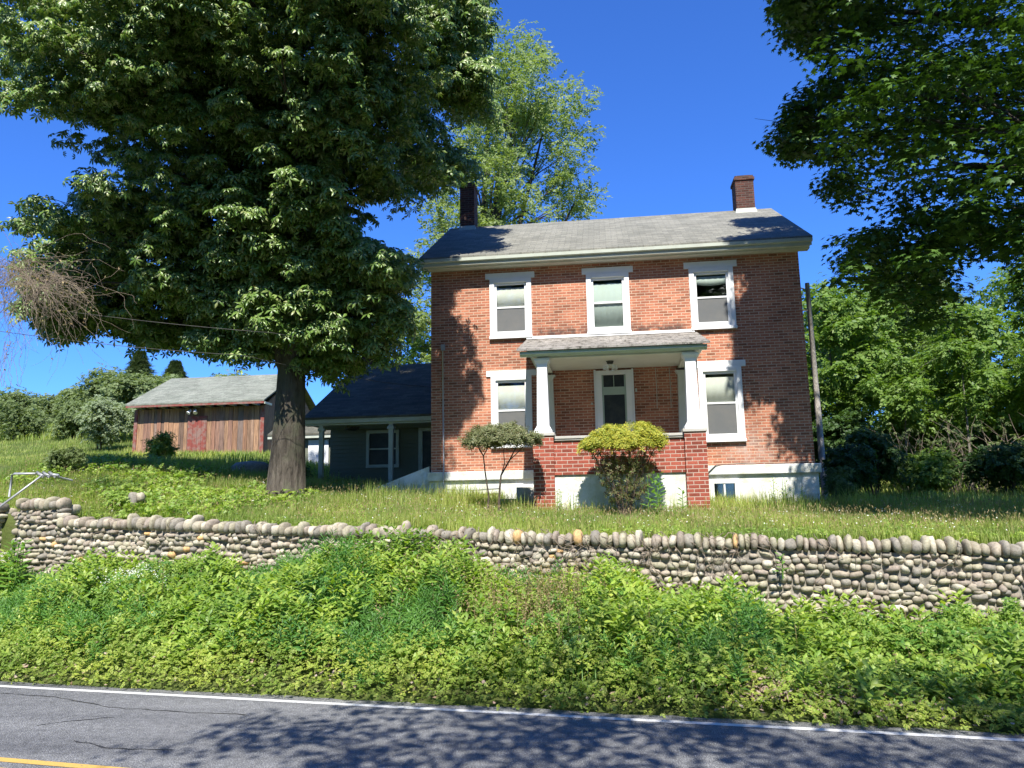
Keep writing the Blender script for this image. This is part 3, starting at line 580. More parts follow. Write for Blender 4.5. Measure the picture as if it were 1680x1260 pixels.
b = MB(); b.box(bx0-.18, bx1+.23, 35.36, 35.41, 7.02, 7.128).box(bx0-.04, bx0+.14, 35.9, 35.955, 4., 6.98).box(bx1-.14, bx1+.04, 35.86, 35.91, 4., 6.98); b.build('trim', M['barn_red'], barn)
for i in range(12): x = bx0+.3+i*.62; MB().box(x, x+.06, 35.415, 36.2, 7.0, 7.11).build('rafter_tail', M['dull'], barn)
b = MB(); 
for i in range(4): b.box(-20.9+i*.225, -20.9+i*.225+.215, 35.9, 35.94, 4.2, 6.5)
b.box(-20.9, -20.0, 35.88, 35.9, 6.42, 6.5); dd = b.build('door', M['barn_red'], barn); b = MB(); b.box(-20.95, -20.9, 35.9, 35.96, 4.2, 6.55).box(-20.0, -19.95, 35.9, 35.96, 4.2, 6.55).box(-20.95, -19.95, 35.89, 35.96, 6.5, 6.56); b.build('door_frame', M['barn_red'], barn)
b = MB(); b.tube([(-20.6, 35.93, 6.95), (-20.6, 35.75, 6.9), (-20.55, 35.72, 6.82)], .03, 6); lt = b.build('barn_light', M['metal'], barn)
for sx in (-.16, .1): MB().tube([(-20.58+sx, 35.75, 6.85), (-20.58+sx*1.5, 35.62, 6.68)], [.05, .11], 10).build('lamp', M['white'], lt)
# ------------------------------------------------------------ field stone wall
def ico():
    import bmesh
    bm = bmesh.new(); bmesh.ops.create_icosphere(bm, subdivisions=2, radius=1); v = np.array([x.co[:] for x in bm.verts]); f = np.array([[q.index for q in x.verts] for x in bm.faces]); bm.free(); return v, f
IV, IF = ico()
def stones(lst):
    """lst: (x,y,z, a,b,c, tilt) half sizes a along wall, b depth, c height"""
    V, Fs = [], []
    yawd = math.atan(-.14)
    for i, (x, y, z, a, b_, c, tl) in enumerate(lst):
        v = np.sign(IV)*np.abs(IV)**.72; k = rng.normal(size=(3, 3))*1.3; ph = rng.random(3)*6
        v = v*(1+.11*np.sin(IV@k[0]+ph[0])+.09*np.sin(IV@k[1]*1.7+ph[1]))[:, None]
        v = v*np.array([a, b_, c]); ct, st = math.cos(tl), math.sin(tl); v = np.stack([v[:, 0]*ct-v[:, 2]*st, v[:, 1], v[:, 0]*st+v[:, 2]*ct], -1)
        cy_, sy_ = math.cos(yawd), math.sin(yawd); v = np.stack([v[:, 0]*cy_-v[:, 1]*sy_, v[:, 0]*sy_+v[:, 1]*cy_, v[:, 2]], -1)
        V.append(v+np.array([x, y, z])); Fs.append(IF+i*len(IV))
    return np.concatenate(V), np.concatenate(Fs)
def walltop(X): return float(np.interp(X, [-20, -10.5, -8.7, -6, -3.6, -1.6, .45, 2.3, 4.1, 5.7, 14], [2.0, 1.64, 1.58, 1.46, 1.37, 1.28, 1.21, 1.17, 1.12, 1.06, 1.0]))
holes = [(2.95, .93, .36, .05), (4.35, .55, .14, .05), (-1.0, 5, .1, .1)]
def stone_wall(name, label, xa, xb, topf, cope=True):
    t = thing(name, label, 'stone wall', ((xa+xb)/2, float(W((xa+xb)/2)), 0)); L = []
    yf = lambda x: float(W(x))
    x = xa
    if cope:
        while x < xb:
            wd = random.uniform(.075, .165); h = random.uniform(.17, .25) if random.random() > .06 else random.uniform(.25, .3)
            if wd > .17: h *= .85
            cx = x+wd/2; L.append((cx, yf(cx)+.03+random.uniform(-.03, .03), topf(cx)-.23+h/2, wd*.54, .17, h*.53, random.gauss(0, .1)))
            if random.random() < .8: L.append((cx+.03, yf(cx)+.3, topf(cx)-.34+h/2, wd*.55, .14, h*.5, random.gauss(0, .15)))
            x += wd
    z = -.24; row = 0
    while z > -2.3:
        h = random.uniform(.07, .118); x = xa+random.uniform(-.1, 0)
        while x < xb:
            wd = random.uniform(.08, .17) if random.random() < .86 else random.uniform(.17, .26); cx = x+wd/2
            hh = h*random.uniform(.8, 1.1); zc = topf(cx)+z-h/2+.035*math.sin(cx*1.7+row)+random.gauss(0, .014); x += wd
            if zc < np.interp(cx, *FOOT)-.25: continue
            if any(((cx-a)/c)**2+((zc-b2)/d)**2 < 1 for a, b2, c, d in holes): continue
            L.append((cx, yf(cx)+.03+random.uniform(-.025, .03), zc, wd*.54, .13, hh*.56, random.gauss(0, .12)))
        z -= h*.97; row += 1
    # end faces
    V, Fc = stones(L); npmesh('stones', V, Fc, M['stone'], t, True)
    n = max(6, int((xb-xa)*3)); xs = np.linspace(xa+.03, xb-.03, n); b = MB()
    ring = []
    for x in xs:
        y = yf(x); zt = topf(x)-.2; ring.append([(x, y-.015, -.6), (x, y-.015, zt-.02), (x, y+.4, zt-.02), (x, y+.4, -.6)])
    vs = [q for r in ring for q in r]; fs = []
    for i in range(n-1):
        for k in range(3): fs.append((4*i+k+0, 4*(i+1)+k, 4*(i+1)+k+1, 4*i+k+1))
    fs += [(0, 1, 2, 3), tuple(4*(n-1)+k for k in (3, 2, 1, 0))]
    b.add(vs, fs); b.build('mortar', M['mortar'], t)
stone_wall('stone_wall', 'long low fieldstone wall with upright coping stones in front of the brick house', -10.62, 14, walltop)
stone_wall('stone_pier', 'taller squared fieldstone end pier beside the gap in the wall', -11.66, -10.66, lambda x: 1.99)
stone_wall('stone_wall', 'short shaded fieldstone wall left of the gap with steps', -18, -12.15, lambda x: float(np.interp(x, [-18, -12], [2.2, 1.97])))
b = MB()
for i in range(7):
    y = float(W(-11.9))-1.0+i*.28; z = .35+i*.2; b.box(-12.13, -11.68, y, y+.3, z-.6, z)
o = b.build('garden_steps', M['concrete'], bevel=.01); tag(o, 'narrow concrete steps climbing through the gap between the stone walls', 'steps')
# ------------------------------------------------------------ vegetation : scatter fields
def prune(P, *boxes):
    m = np.ones(len(P), bool)
    for (x0, x1, y0, y1) in boxes: m &= ~((P[:, 0] > x0) & (P[:, 0] < x1) & (P[:, 1] > y0) & (P[:, 1] < y1))
    return P[m]
BLD = [(-4.4, 4.83, 18.4, 25.6), (-1.6, 2.07, 16.4, 18.6), (-2.45, -1.6, 16.9, 18.4), (-8.2, -4.3, 20.9, 27.3), (bx0-.1, bx1+.1, 35.9, 42.8), (-12.7, -9.3, 27.9, 31.1), (-6.05, -4.3, 18.45, 18.75)]
def blades(P, H, wd, lean=.35):
    """curved grass blades, 2 quads each"""
    n = len(P); a = rng.random(n)*2*PI; d = np.stack([np.cos(a), np.sin(a), np.zeros(n)], -1); q = np.stack([-np.sin(a), np.cos(a), np.zeros(n)], -1)*wd[:, None]/2
    ln = np.abs(rng.normal(size=n))*lean; z = np.array([0, 0, 1.])
    m = P+d*(ln*H*.35)[:, None]+z*(H*.55)[:, None]; t = P+d*(ln*H*1.1)[:, None]+z*(H*np.clip(1-ln*.4, .3, 1))[:, None]
    V = np.stack([P-q, P+q, m-q*.8, m+q*.8, t], 1).reshape(-1, 3); o = (np.arange(n)*5)[:, None, None]
    Fc = (np.array([(0, 1, 3), (0, 3, 2), (2, 3, 4)])[None]+o).reshape(-1, 3); return V, Fc
def lawn_points(n, x0, x1, s0, s1, dens=None):
    X = rng.uniform(x0, x1, n); s = rng.uniform(s0, s1, n); Y = R(X)+s; P = np.stack([X, Y, ground_h(X, Y)-.01], -1)
    if dens is not None: P = P[rng.random(n) < dens(P)]
    return prune(P, *BLD)
G = []
P = lawn_points(190000, -15, 13, W_OFF+.3, 10.8)
hz = .10+.2*vnoise(P[:, 0]*.8, P[:, 1]*1.1)*rng.random(len(P))**.6+.05*rng.random(len(P)); hz *= 1.3+.3*(P[:, 1] > 16.8)
G.append(blades(P, hz, .006+.006*rng.random(len(P))))
P = lawn_points(110000, -42, 22, 9.5, 34); hz = (.2+.33*vnoise(P[:, 0]*.5, P[:, 1]*.5)*rng.random(len(P)))*np.where(P[:, 0] < -14, .7, 1); G.append(blades(P, hz, .012+.016*rng.random(len(P))))
P = lawn_points(9000, -26, -15, 22.5, 26.5); P = P[(P[:, 1] > 33) & (P[:, 1] < 35.9)]; G.append(blades(P, .25+.35*rng.random(len(P)), .03+.03*rng.random(len(P))))
P = lawn_points(60000, -70, -8, 30, 56); G.append(blades(P, .35+.35*rng.random(len(P)), .035+.04*rng.random(len(P))))
# tall fringe against the house and where the lawn meets wall
P = np.stack([rng.uniform(-5.8, 6., 14000), rng.uniform(15.9, 18.35, 14000), np.zeros(14000)], -1); P[:, 2] = ground_h(P[:, 0], P[:, 1]); P = prune(P, *BLD)
G.append(blades(P, (.18+.38*rng.random(len(P))**1.5)*(.6+.8*vnoise(P[:, 0]*1.5, P[:, 1])), .007+.008*rng.random(len(P)), .3))
V, Fc = join(G); tag(npmesh('grass', V, Fc, M['grass']), 'tall unmown grass covering the lawn and the slope', 'grass', kind='stuff')
# pale seed heads
P = lawn_points(14000, -15, 13, W_OFF+.35, 10.5); hh = .2+.22*rng.random(len(P)); V1, F1 = blades(P, hh, np.full(len(P), .004), .3)
n = len(P); Q = P+np.array([0, 0, 1.])*hh[:, None]*.85; tv, tf = leaf4(1, .22); V2, F2 = scatter(tv, tf, Q, rng.normal(size=(n, 3))+np.array([0, -1, .2]), .045+.03*rng.random(n), np.tile([0, 0, 1.], (n, 1))+rng.normal(size=(n, 3))*.3)
V, Fc = join([(V1, F1), (V2, F2)]); tag(npmesh('grass_seed_head', V, Fc, M['straw']), 'pale straw seed heads standing in the lawn', 'seed heads', kind='stuff')
# lawn weeds: low leafy cover near the wall
P = lawn_points(16000, -14, 12, W_OFF+.3, 7.2, lambda P: vnoise(P[:, 0]*1.1+5, P[:, 1]*1.1) > .38); P[:, 2] += .04+.12*rng.random(len(P))
V, Fc = scatter(*spray(6, 1., .5, .6), P, rng.normal(size=(len(P), 3))*.5+np.array([0, -.3, 1.]), .06+.05*rng.random(len(P)))
P = lawn_points(5000, -14, -6.5, W_OFF+.3, 8.5, lambda P: vnoise(P[:, 0]*.9+15, P[:, 1]*.9) > .45); P[:, 2] += .1+.25*rng.random(len(P)); Vb, Fb = scatter(*spray(7, 1., .5, .6), P, rng.normal(size=(len(P), 3))*.5+np.array([0, -.3, 1.]), .1+.06*rng.random(len(P)))
V, Fc = join([(V, Fc), (Vb, Fb)]); tag(npmesh('lawn_weeds', V, Fc, M['weed']), 'low leafy weeds growing through the lawn behind the stone wall', 'weeds', kind='stuff')
P = lawn_points(1000, -14, 12, W_OFF+.4, 9.5); P[:, 2] += .16+.14*rng.random(len(P)); V, Fc = scatter(*T_DIA, P, rng.normal(size=(len(P), 3))*.4+np.array([0, -.7, 1.]), .022+.014*rng.random(len(P)))
tag(npmesh('clover_flowers', V, Fc, M['petal']), 'tiny white flowers scattered through the lawn', 'flowers', kind='stuff')
# bank ---------------------------------------------------------------
VT = ([-18, -12.2, -10.9, -9.9, -9.3, -7.5, -5.9, -5.0, -3.4, -2.3, -1.85, -1.35, 0, .87, 1.56, 2., 2.6, 4.1, 5.5, 9, 14], [1., .9, .45, .4, .72, .68, .66, .84, .9, .84, .42, .6, .6, .46, .32, .08, -.06, .04, .12, .2, .2])
def canopy(X, s):
    foot = np.interp(X, *FOOT); g = RZ+(foot-RZ)*np.clip((s-.3)/(W_OFF-.55), 0, 1)**.8
    top = np.interp(X, *VT); t = np.clip((s-.1)/3.1, 0, 1)
    c = RZ+.08+(top-RZ-.08)*(t**.6)
    lump = (vnoise(X*1.3+9, s*1.5)-.42)*.62+(vnoise(X*3.7, s*3.9)-.5)*.3
    c = c+lump*np.clip((s-.3)/.9, 0, 1)*np.clip((3.9-s)/.7, .15, 1)
    return g, np.maximum(c, g+.05)
def bankpts(n, s0=.2, s1=3.62, power=2.2):
    X = rng.uniform(-17, 13, n); s = s0+(s1-s0)*rng.random(n)**.9; g, c = canopy(X, s); u = rng.random(n)**(1/power); z = g+(c-g)*u
    return np.stack([X, R(X)+s, z], -1), s, u
def species(P, k): return vnoise(P[:, 0]*.7+k*7.3, P[:, 1]*.9+k*3.1)
upv = np.array([0, -.35, 1.])
SP1 = upsprig(14, 1., .42, .42, .6); SP2 = spray(8, 1., .5, .62, leaf4(1., .62, .05, .2)); SP3 = upsprig(20, 1., .34, .2, .8)
P, s, u = bankpts(21000); k1 = species(P, 0); k2 = species(P, 1)
big = (s > .45+.5*rng.random(len(s)))
m1 = big & (k1 > .45); m2 = big & (k1 <= .45) & (k2 > .4); m3 = big & (k1 <= .45) & (k2 <= .4)
m4 = ~big
N_ = lambda n: rng.normal(size=(n, 3))*.38+upv
parts_w, parts_b, parts_y = [], [], []
q = P[m1]; h = .16+.12*rng.random(len(q)); q = q-np.array([0, 0, 1.])*h[:, None]*.9; parts_w.append(scatter(*SP1, q, N_(len(q)), h))
q = P[m2]; parts_w.append(scatter(*SP2, q, N_(len(q))*.8, .1+.09*rng.random(len(q))))
q = P[m3]; h = .2+.12*rng.random(len(q)); q = q-np.array([0, 0, 1.])*h[:, None]*.9; parts_b.append(scatter(*SP3, q, N_(len(q)), h))
q = P[m4]; parts_y.append(scatter(*SP2, q, N_(len(q)), .05+.05*rng.random(len(q))))
P, s, u = bankpts(17000, .12, 1.15); parts_y.append(scatter(*SP2, P, N_(len(P)), .04+.04*rng.random(len(P))))
P, s, u = bankpts(9000, 1., 3.6, 5); m = species(P, 2) > .5; parts_y.append(scatter(*SP2, P[m], N_(m.sum()), .06+.05*rng.random(m.sum())))
P, s, u = bankpts(7000, .8, 3.6, 4); m = species(P, 3) > .5; parts_b.append(scatter(*SP2, P[m], N_(m.sum()), .09+.05*rng.random(m.sum())))
P, s, u = bankpts(3200, .55, 3.55, 8); m = (species(P, 5) > .4); P = P[m]; h = .28+.3*rng.random(len(P)); P = P-np.array([0, 0, 1.])*h[:, None]*.55
a_ = species(P, 6) > .5; parts_w.append(scatter(*SP1, P[a_], rng.normal(size=(a_.sum(), 3))*.16+np.array([0, -.1, 1.]), h[a_])); a_ = ~a_; parts_b.append(scatter(*SP3, P[a_], rng.normal(size=(a_.sum(), 3))*.16+np.array([0, -.1, 1.]), h[a_]))
# grass tufts on the bank
P, s, u = bankpts(22000, .5, 3.6, 1.2); m = (species(P, 4) > .62) | ((P[:, 0] > -5.5) & (P[:, 0] < -3.8) & (s > 2.2)); P = P[m]; g, c = canopy(P[:, 0], P[:, 1]-R(P[:, 0])); P[:, 2] = g; bl = blades(P, np.maximum(.15, (c-g)*(.7+.5*rng.random(len(P)))), .008+.006*rng.random(len(P)), .45)
parts_b.append(bl)
for nm, pt, mt, lb in (('bank_weeds', parts_w, 'weed', 'bright green leafy weeds covering the bank below the stone wall'), ('bank_weeds', parts_b, 'weed_b', 'darker blue green weeds and grass tufts mixed into the bank'), ('verge_weeds', parts_y, 'weed_y', 'low yellow green weeds creeping along the road edge')):
    V, Fc = join(pt); tag(npmesh(nm, V, Fc, M[mt]), lb, 'weeds', kind='stuff')
# dry stalks
X = np.concatenate([rng.normal(-1.1, .5, 420), rng.normal(-2.6, .4, 70), rng.uniform(-9, 7, 90)]); s = np.concatenate([rng.normal(2.0, .5, 420), rng.normal(2.4, .4, 70), rng.uniform(1, 3.3, 90)]).clip(.8, 3.5); g, c = canopy(X, s); P = np.stack([X, R(X)+s, g], -1)
H_ = (c-g)+.12+.26*rng.random(len(P)); V1, F1 = blades(P, H_, np.full(len(P), .009), .12); nn = 7; Q = np.repeat(P, nn, 0); tt = np.tile(np.linspace(.62, 1, nn), len(P)); Q = Q+np.array([0, 0, 1.])*(np.repeat(H_, nn)*tt)[:, None]+rng.normal(size=Q.shape)*.008
V2, F2 = scatter(*T_DIA, Q, rng.normal(size=Q.shape), .036); V, Fc = join([(V1, F1), (V2, F2)]); tag(npmesh('dry_stalks', V, Fc, M['straw']), 'thin brownish dock stalks standing in the bank weeds', 'stalks', kind='stuff')
# flowers and litter
P, s, u = bankpts(260, .8, 3.2, 9); P[:, 2] += .03; V, Fc = scatter(*T_DIA, P, N_(len(P)), .03); tag(npmesh('yellow_flowers', V, Fc, M['petal_y']), 'tiny yellow flowers dotted over the bank', 'flowers', kind='stuff')
X = rng.normal(-7.9, .35, 350); s = rng.normal(2.25, .25, 350); g, c = canopy(X, s); P = np.stack([X, R(X)+s, c+.05*rng.random(350)], -1); V, Fc = scatter(*T_DIA, P, N_(350), .025); tag(npmesh('white_flower_heads', V, Fc, M['petal']), 'patch of small white flower heads on the left of the bank', 'flowers', kind='stuff')
X = np.concatenate([rng.normal(2.2, .5, 1300), rng.normal(4.6, .3, 600), rng.uniform(-9, 7, 400)]); s = np.concatenate([rng.normal(.75, .13, 1300), rng.normal(1.2, .25, 600), rng.uniform(.15, .9, 400)]); g, c = canopy(X, s); P = np.stack([X, R(X)+s, g+.03+(c-g)*.6*rng.random(len(X))], -1); V, Fc = scatter(*leaf4(1, .5), P, N_(len(P)), .05+.04*rng.random(len(P))); tag(npmesh('leaf_litter', V, Fc, M['litter']), 'dead brown leaves lying at the foot of the bank by the road', 'leaf litter', kind='stuff')
# dead vines over the wall
b = MB()
for i in range(95):
    x = random.choice([random.uniform(-2.5, 2.2), random.uniform(-10, 12)]); z = walltop(x)+.03; pts = []; dx = random.uniform(-.7, .7)
    for k in range(random.randint(6, 14)):
        pts.append((x, float(W(x))-.13+random.uniform(-.02, .02) if z < walltop(x)-.04 else float(W(x))-.02, z)); x += dx*.1+random.gauss(0, .05); z -= random.uniform(.02, .1); x = max(-10.5, x)
    b.tube(pts, random.uniform(.003, .006), 4, False)
tag(b.build('dead_vines', M['vine'], None, True), 'thin dry vines trailing over the face of the stone wall', 'vines', kind='stuff')
# ------------------------------------------------------------ trees
def pin(poly, pts):
    poly = np.asarray(poly, float); x, y = pts[:, 0], pts[:, 1]; c = np.zeros(len(pts), bool); j = len(poly)-1
    for i in range(len(poly)):
        xi, yi = poly[i]; xj, yj = poly[j]; k = ((yi > y) != (yj > y)) & (x < (xj-xi)*(y-yi)/(yj-yi+1e-9)+xi); c ^= k; j = i
    return c
def bez(a, b_, c, n): return [a*(1-t)**2+b_*2*t*(1-t)+c*t*t for t in np.linspace(0, 1, n)]
def trunk_mesh(base, top, r0_, r1_, lean=(0, 0), flare=1.25, n=14, segs=12):
    base = np.asarray(base, float); top = np.asarray(top, float); b = MB(); pts, rad = [], []
    for i in range(segs):
        t = i/(segs-1); p = base*(1-t)+top*t; p = p+np.array([math.sin(t*5)*.08, math.cos(t*4)*.06, 0])*r0_*2
        pts.append(p); rad.append((r0_*(1-t)+r1_*t)*(1+(flare-1)*math.exp(-t*segs*.55)))
    b.tube(pts, rad, n); return b, pts
def limbs(b, tpts, targets, r, n=7, sag=.35):
    tz = np.array([p[2] for p in tpts])
    for c in targets:
        k = int(np.clip(np.searchsorted(tz, c[2]-.55*np.linalg.norm(c[:2]-tpts[-1][:2])-.3), len(tpts)//3, len(tpts)-1)); a = np.asarray(tpts[k]); mid = (a+c)/2+np.array([0, 0, sag*np.linalg.norm(c-a)*.4])+rng.normal(size=3)*.25
        L = bez(a, mid, np.asarray(c), 9); L = [q+rng.normal(size=3)*.05 for q in L]; L[0] = a; rr = r*(.7+.5*rng.random()); b.tube(L, [rr*(1-.85*i/8) for i in range(9)], n)
        for _ in range(2):
            q = L[5]; e = np.asarray(c)+rng.normal(size=3)*.4; b.tube(bez(q, (q+e)/2+np.array([0, 0, .2]), e, 5), [rr*.35, rr*.28, rr*.2, rr*.12, rr*.05], 5)
def crown_pts(blobs, per, shell=.55, flat=.6, updn=.25):
    """leaf positions and outward directions on flattened blobs"""
    c = np.repeat(blobs[:, :3], per, 0); r = np.repeat(blobs[:, 3], per); n = len(c); d = norm(rng.normal(size=(n, 3))); d[:, 2] = np.where((d[:, 2] < 0) & (rng.random(n) > updn), -d[:, 2], d[:, 2])
    rr = shell+(1-shell)*rng.random(n)**.7; rr *= 1+.25*np.maximum(0, rng.normal(size=n))*.5; P = c+d*(r*rr)[:, None]*np.array([1, 1, flat]); return P, d
def poly_blobs(poly, n, cen, rad, rr, margin=0., ymax=99, extra=None):
    out = []
    while len(out) < n:
        d = rng.normal(size=3); d /= np.linalg.norm(d); u = (.35+.65*rng.random()**.5); p = np.asarray(cen)+d*np.asarray(rad)*u; r = rng.uniform(*rr)
        if p[1] > ymax-r: continue
        q = proj(p[None])[0]; m = margin*r*F/max(p[1], 3)
        if not all(pin(poly, np.array([[q[0]+dx*m, q[1]+dy*m]]))[0] for dx, dy in ((1, 0), (-1, 0), (0, 1), (0, -.6))): continue
        if extra and not extra(p): continue
        out.append((*p, r))
    return np.array(out)
# -- horse chestnut
ch = thing('chestnut_tree', 'huge dark horse chestnut with drooping palmate leaves left of the house', 'tree', (-7.15, 16.5, 2.2))
CP = [(-190, -300), (-180, 60), (-130, 130), (0, 168), (55, 178), (60, 225), (110, 262), (150, 256), (130, 300), (95, 330), (150, 345), (120, 350), (60, 372), (70, 420), (30, 450), (60, 520), (45, 590), (100, 618), (132, 560), (180, 548), (235, 602), (270, 600), (300, 575), (340, 585), (400, 610), (440, 640), (500, 655), (560, 655), (620, 610), (690, 560), (703, 470), (690, 405), (742, 385), (768, 320), (770, 260), (800, 200), (815, 130), (806, 60), (800, 0), (820, -300), (640, -700), (200, -750), (-20, -600)]
yl = lambda p: p[1]+(p[2]-2)/1.28
def lands(p):
    dy = 18.5-p[1]; return p[0]-dy*math.tan(AZ), p[2]-dy*1.28
def clear_left(p):
    wx, wz = lands(p); return not (-4.6 < wx and 1. < wz < 7.8 and wx > (-3.95 if wz > 6 else (-3.25 if wz > 3.7 else -4.2)) and wx < 3)
okc = lambda p: p[2] > 4.6 and yl(p) > 18.4 and clear_left(p) and not (p[0] > -5.0 and p[1] > 17.0 and p[2] < 10.5)
def boughs(poly, n, cen, rad, rr, per, ok, margin=.8, ymax=18.4):
    sup = poly_blobs(poly, n, cen, rad, rr, margin, ymax+.4, ok); out = []
    for x, y, z, r in sup:
        for k in range(per):
            dd = rng.normal(size=3); dd /= np.linalg.norm(dd); dd[2] = abs(dd[2])*(1 if rng.random() < .85 else -.5); dd[1] -= .15
            p = np.array([x, y, z])+dd*r*np.array([1, 1, .62])*rng.uniform(.7, 1.05)
            if ok(p) and p[1] < ymax and pin(poly, proj(p[None]))[0]: out.append((*p, rng.uniform(.28, .5)))
    return np.array(out)
CQ = [(430, 385), (330, 400), (330, 575), (400, 605), (450, 645), (560, 655), (640, 605), (700, 545), (702, 420)]
bl = np.concatenate([boughs(CP, 120, (-6.9, 15.7, 10.8), (7.4, 4.0, 8.3), (1.1, 1.9), 13, okc, .62), boughs(CP, 52, (-6.6, 14.2, 9.4), (6.6, 2.6, 4.6), (.9, 1.5), 13, okc, .62), boughs([(20, 340), (45, 600), (100, 615), (135, 560), (240, 602), (400, 612), (440, 640), (560, 650), (690, 560), (700, 470), (500, 380), (300, 330)], 42, (-9.0, 16., 7.2), (6.8, 3., 3.4), (.6, 1.), 9, okc, .6), boughs(CQ, 64, (-6.0, 16.6, 6.4), (3.2, 2.2, 2.6), (.5, .9), 9, okc, .6),
    boughs([(690, -160), (800, -160), (815, 130), (800, 200), (772, 260), (768, 320), (742, 385), (700, 395), (640, 300)], 26, (-3.7, 18.3, 11.6), (1.9, 2.4, 4.6), (.55, 1.), 12, lambda p: clear_left(p) and p[2] > 8.7 and p[2] > 7.9+.6*max(0, p[1]-18.1)+.6, .55, 21.),
    boughs([(380, 430), (610, 430), (620, 615), (380, 610)], 26, (-6.9, 15.8, 5.9), (1.7, .7, 1.4), (.35, .6), 9, lambda p: p[2] > 4.5 and yl(p) > 17.9, .5),
    boughs([(280, 120), (640, 120), (660, 430), (280, 430)], 34, (-6.6, 14.9, 8.8), (3.4, 1.2, 3.), (.7, 1.1), 12, okc, .3),
    boughs([(30, 400), (45, 600), (100, 618), (135, 560), (180, 545), (235, 604), (300, 578), (400, 612), (400, 480), (200, 420)], 40, (-10., 16.6, 5.9), (4., 2., 1.9), (.35, .6), 8, lambda p: okc(p) or (p[2] > 4.3 and p[1] > 16 and p[0] < -6), .6)])
P, d = crown_pts(bl, 30, .55, .6, .25)
Nn = d*np.array([.8, .8, .3])+rng.normal(size=P.shape)*.42+np.array([0, -.35, .75]); T = d*np.array([1, 1, .2])+rng.normal(size=P.shape)*.5
hf = len(P)//2; V, Fc = join([scatter(*T_PALM, P[:hf], Nn[:hf], .09+.09*rng.random(hf), T[:hf]), scatter(*palmate(5), P[hf:], Nn[hf:], .1+.1*rng.random(len(P)-hf), T[hf:])]); npmesh('crown', V, Fc, M['chestnut'], ch)
b, tp = trunk_mesh((-7.22, 16.5, 2.0), (-7.1, 16.3, 15.5), .35, .1, flare=1.28, n=20, segs=16)
for tg in ((-8.4, 15.6, 12.), (-5.4, 15.2, 12.5), (-7.6, 17.1, 12), (-6.2, 14.4, 10)):
    a = np.array(tp[3]); b.tube(bez(a, np.array([(a[0]*1+tg[0])/2+(tg[0]-a[0])*.25, (a[1]+tg[1])/2, a[2]+2.2]), np.array(tg), 9), [.22, .2, .18, .17, .16, .13, .1, .08, .05], 12)
sel = bl[rng.choice(len(bl), 60, False)][:, :3]; limbs(b, tp, sel, .08); b.build('trunk', M['bark'], ch, True)
# flower candle remains
Q = P[rng.choice(len(P), 500)]+np.array([0, 0, .1]); V, Fc = scatter(*leaf4(1, .16), np.repeat(Q, 5, 0)+rng.normal(size=(2500, 3))*.03, rng.normal(size=(2500, 3)), .07, np.tile([0, 0, 1.], (2500, 1))+rng.normal(size=(2500, 3))*.5); npmesh('flower_spikes', V, Fc, M['straw'], ch)
# -- roadside maple on the right
mp = thing('maple_tree', 'spreading maple overhanging from the right with starry leaves', 'tree', (10.2, 13.6, 1.2))
MPoly = [(1262, -600), (1262, 0), (1262, 80), (1335, 100), (1350, 140), (1300, 155), (1262, 200), (1262, 238), (1300, 275), (1345, 285), (1340, 345), (1395, 348), (1410, 400), (1345, 440), (1340, 500), (1420, 480), (1440, 540), (1520, 590), (1560, 545), (1560, 440), (1620, 450), (1640, 560), (1680, 620), (2600, 620), (2600, -1600), (1500, -1600)]
nd = lambda p: (p[2] > 4.0 or p[0] > 7) and not (p[1] > 17.3 and p[0] < 6.5)
bl = np.concatenate([poly_blobs(MPoly, 430, (9.0, 13.4, 10.), (6.8, 4.2, 6.5), (.45, .9), .5, 17.6, nd), poly_blobs(MPoly, 230, (5.6, 14.0, 10.5), (3.2, 3.2, 5.0), (.4, .75), .5, 17.6, nd)])
lo = poly_blobs([(1345, 440), (1340, 505), (1420, 485), (1440, 540), (1520, 590), (1570, 545), (1570, 440), (1680, 450), (1700, 620), (1900, 620), (1900, 330), (1400, 330)], 110, (8.5, 14, 6.5), (5, 3, 2.6), (.35, .65), .5, 17.6)
sh_ = []
while len(sh_) < 300:
    wx, wz, t_ = rng.uniform(3.25, 5.1), rng.uniform(3.3, 10.), rng.uniform(1.2, 7.5)/math.cos(EL)
    if ((wx-3.55)/.42)**2+((wz-6.9)/.55)**2 < 1 or ((wx-3.75)/.55)**2+((wz-3.9)/.7)**2 < 1 or (wz > 8 and wx < 3.9): continue
    p_ = np.array([wx, 18.5 if wz < 8 else 20, wz])+t_*np.array(sd[:]); r_ = rng.uniform(.35, .55); q_ = proj(p_[None])[0]; m_ = r_*.6*F/p_[1]
    if p_[2] < 4 or p_[1] > 17.3 or not all(pin(MPoly, np.array([[q_[0]+a*m_, q_[1]+b_*m_]]))[0] for a, b_ in ((1, 0), (-1, 0), (0, 1))): continue
    sh_.append((*p_, r_))
bl = np.concatenate([bl, lo]); bl = np.array([b_ for b_ in bl if (lambda w_: not (0.5 < w_[1] < 10.2 and (w_[0] < 3.25 or (w_[1] < 3.5 and w_[0] < 4.5) or ((w_[0]-3.55)/.42)**2+((w_[1]-6.9)/.55)**2 < 1 or ((w_[0]-3.75)/.55)**2+((w_[1]-3.9)/.7)**2 < 1)))(lands(b_))])
bl = np.concatenate([bl, np.array(sh_)]); dyp = 23-bl[:, 1]; wx_ = bl[:, 0]-dyp*math.tan(AZ); wz_ = bl[:, 2]-dyp*1.28; bl = bl[~((wx_ > 5.75) & (wx_ < 6.55) & (wz_ > 3.5) & (wz_ < 8.8))]
P, d = crown_pts(bl, 85, .25, .42, .45)
V, Fc = scatter(*T_MAP, P, d*.5+rng.normal(size=P.shape)*.35+np.array([0, 0, 1.]), .08+.04*rng.random(len(P)), d+rng.normal(size=P.shape)*.6); npmesh('crown', V, Fc, M['maple'], mp)
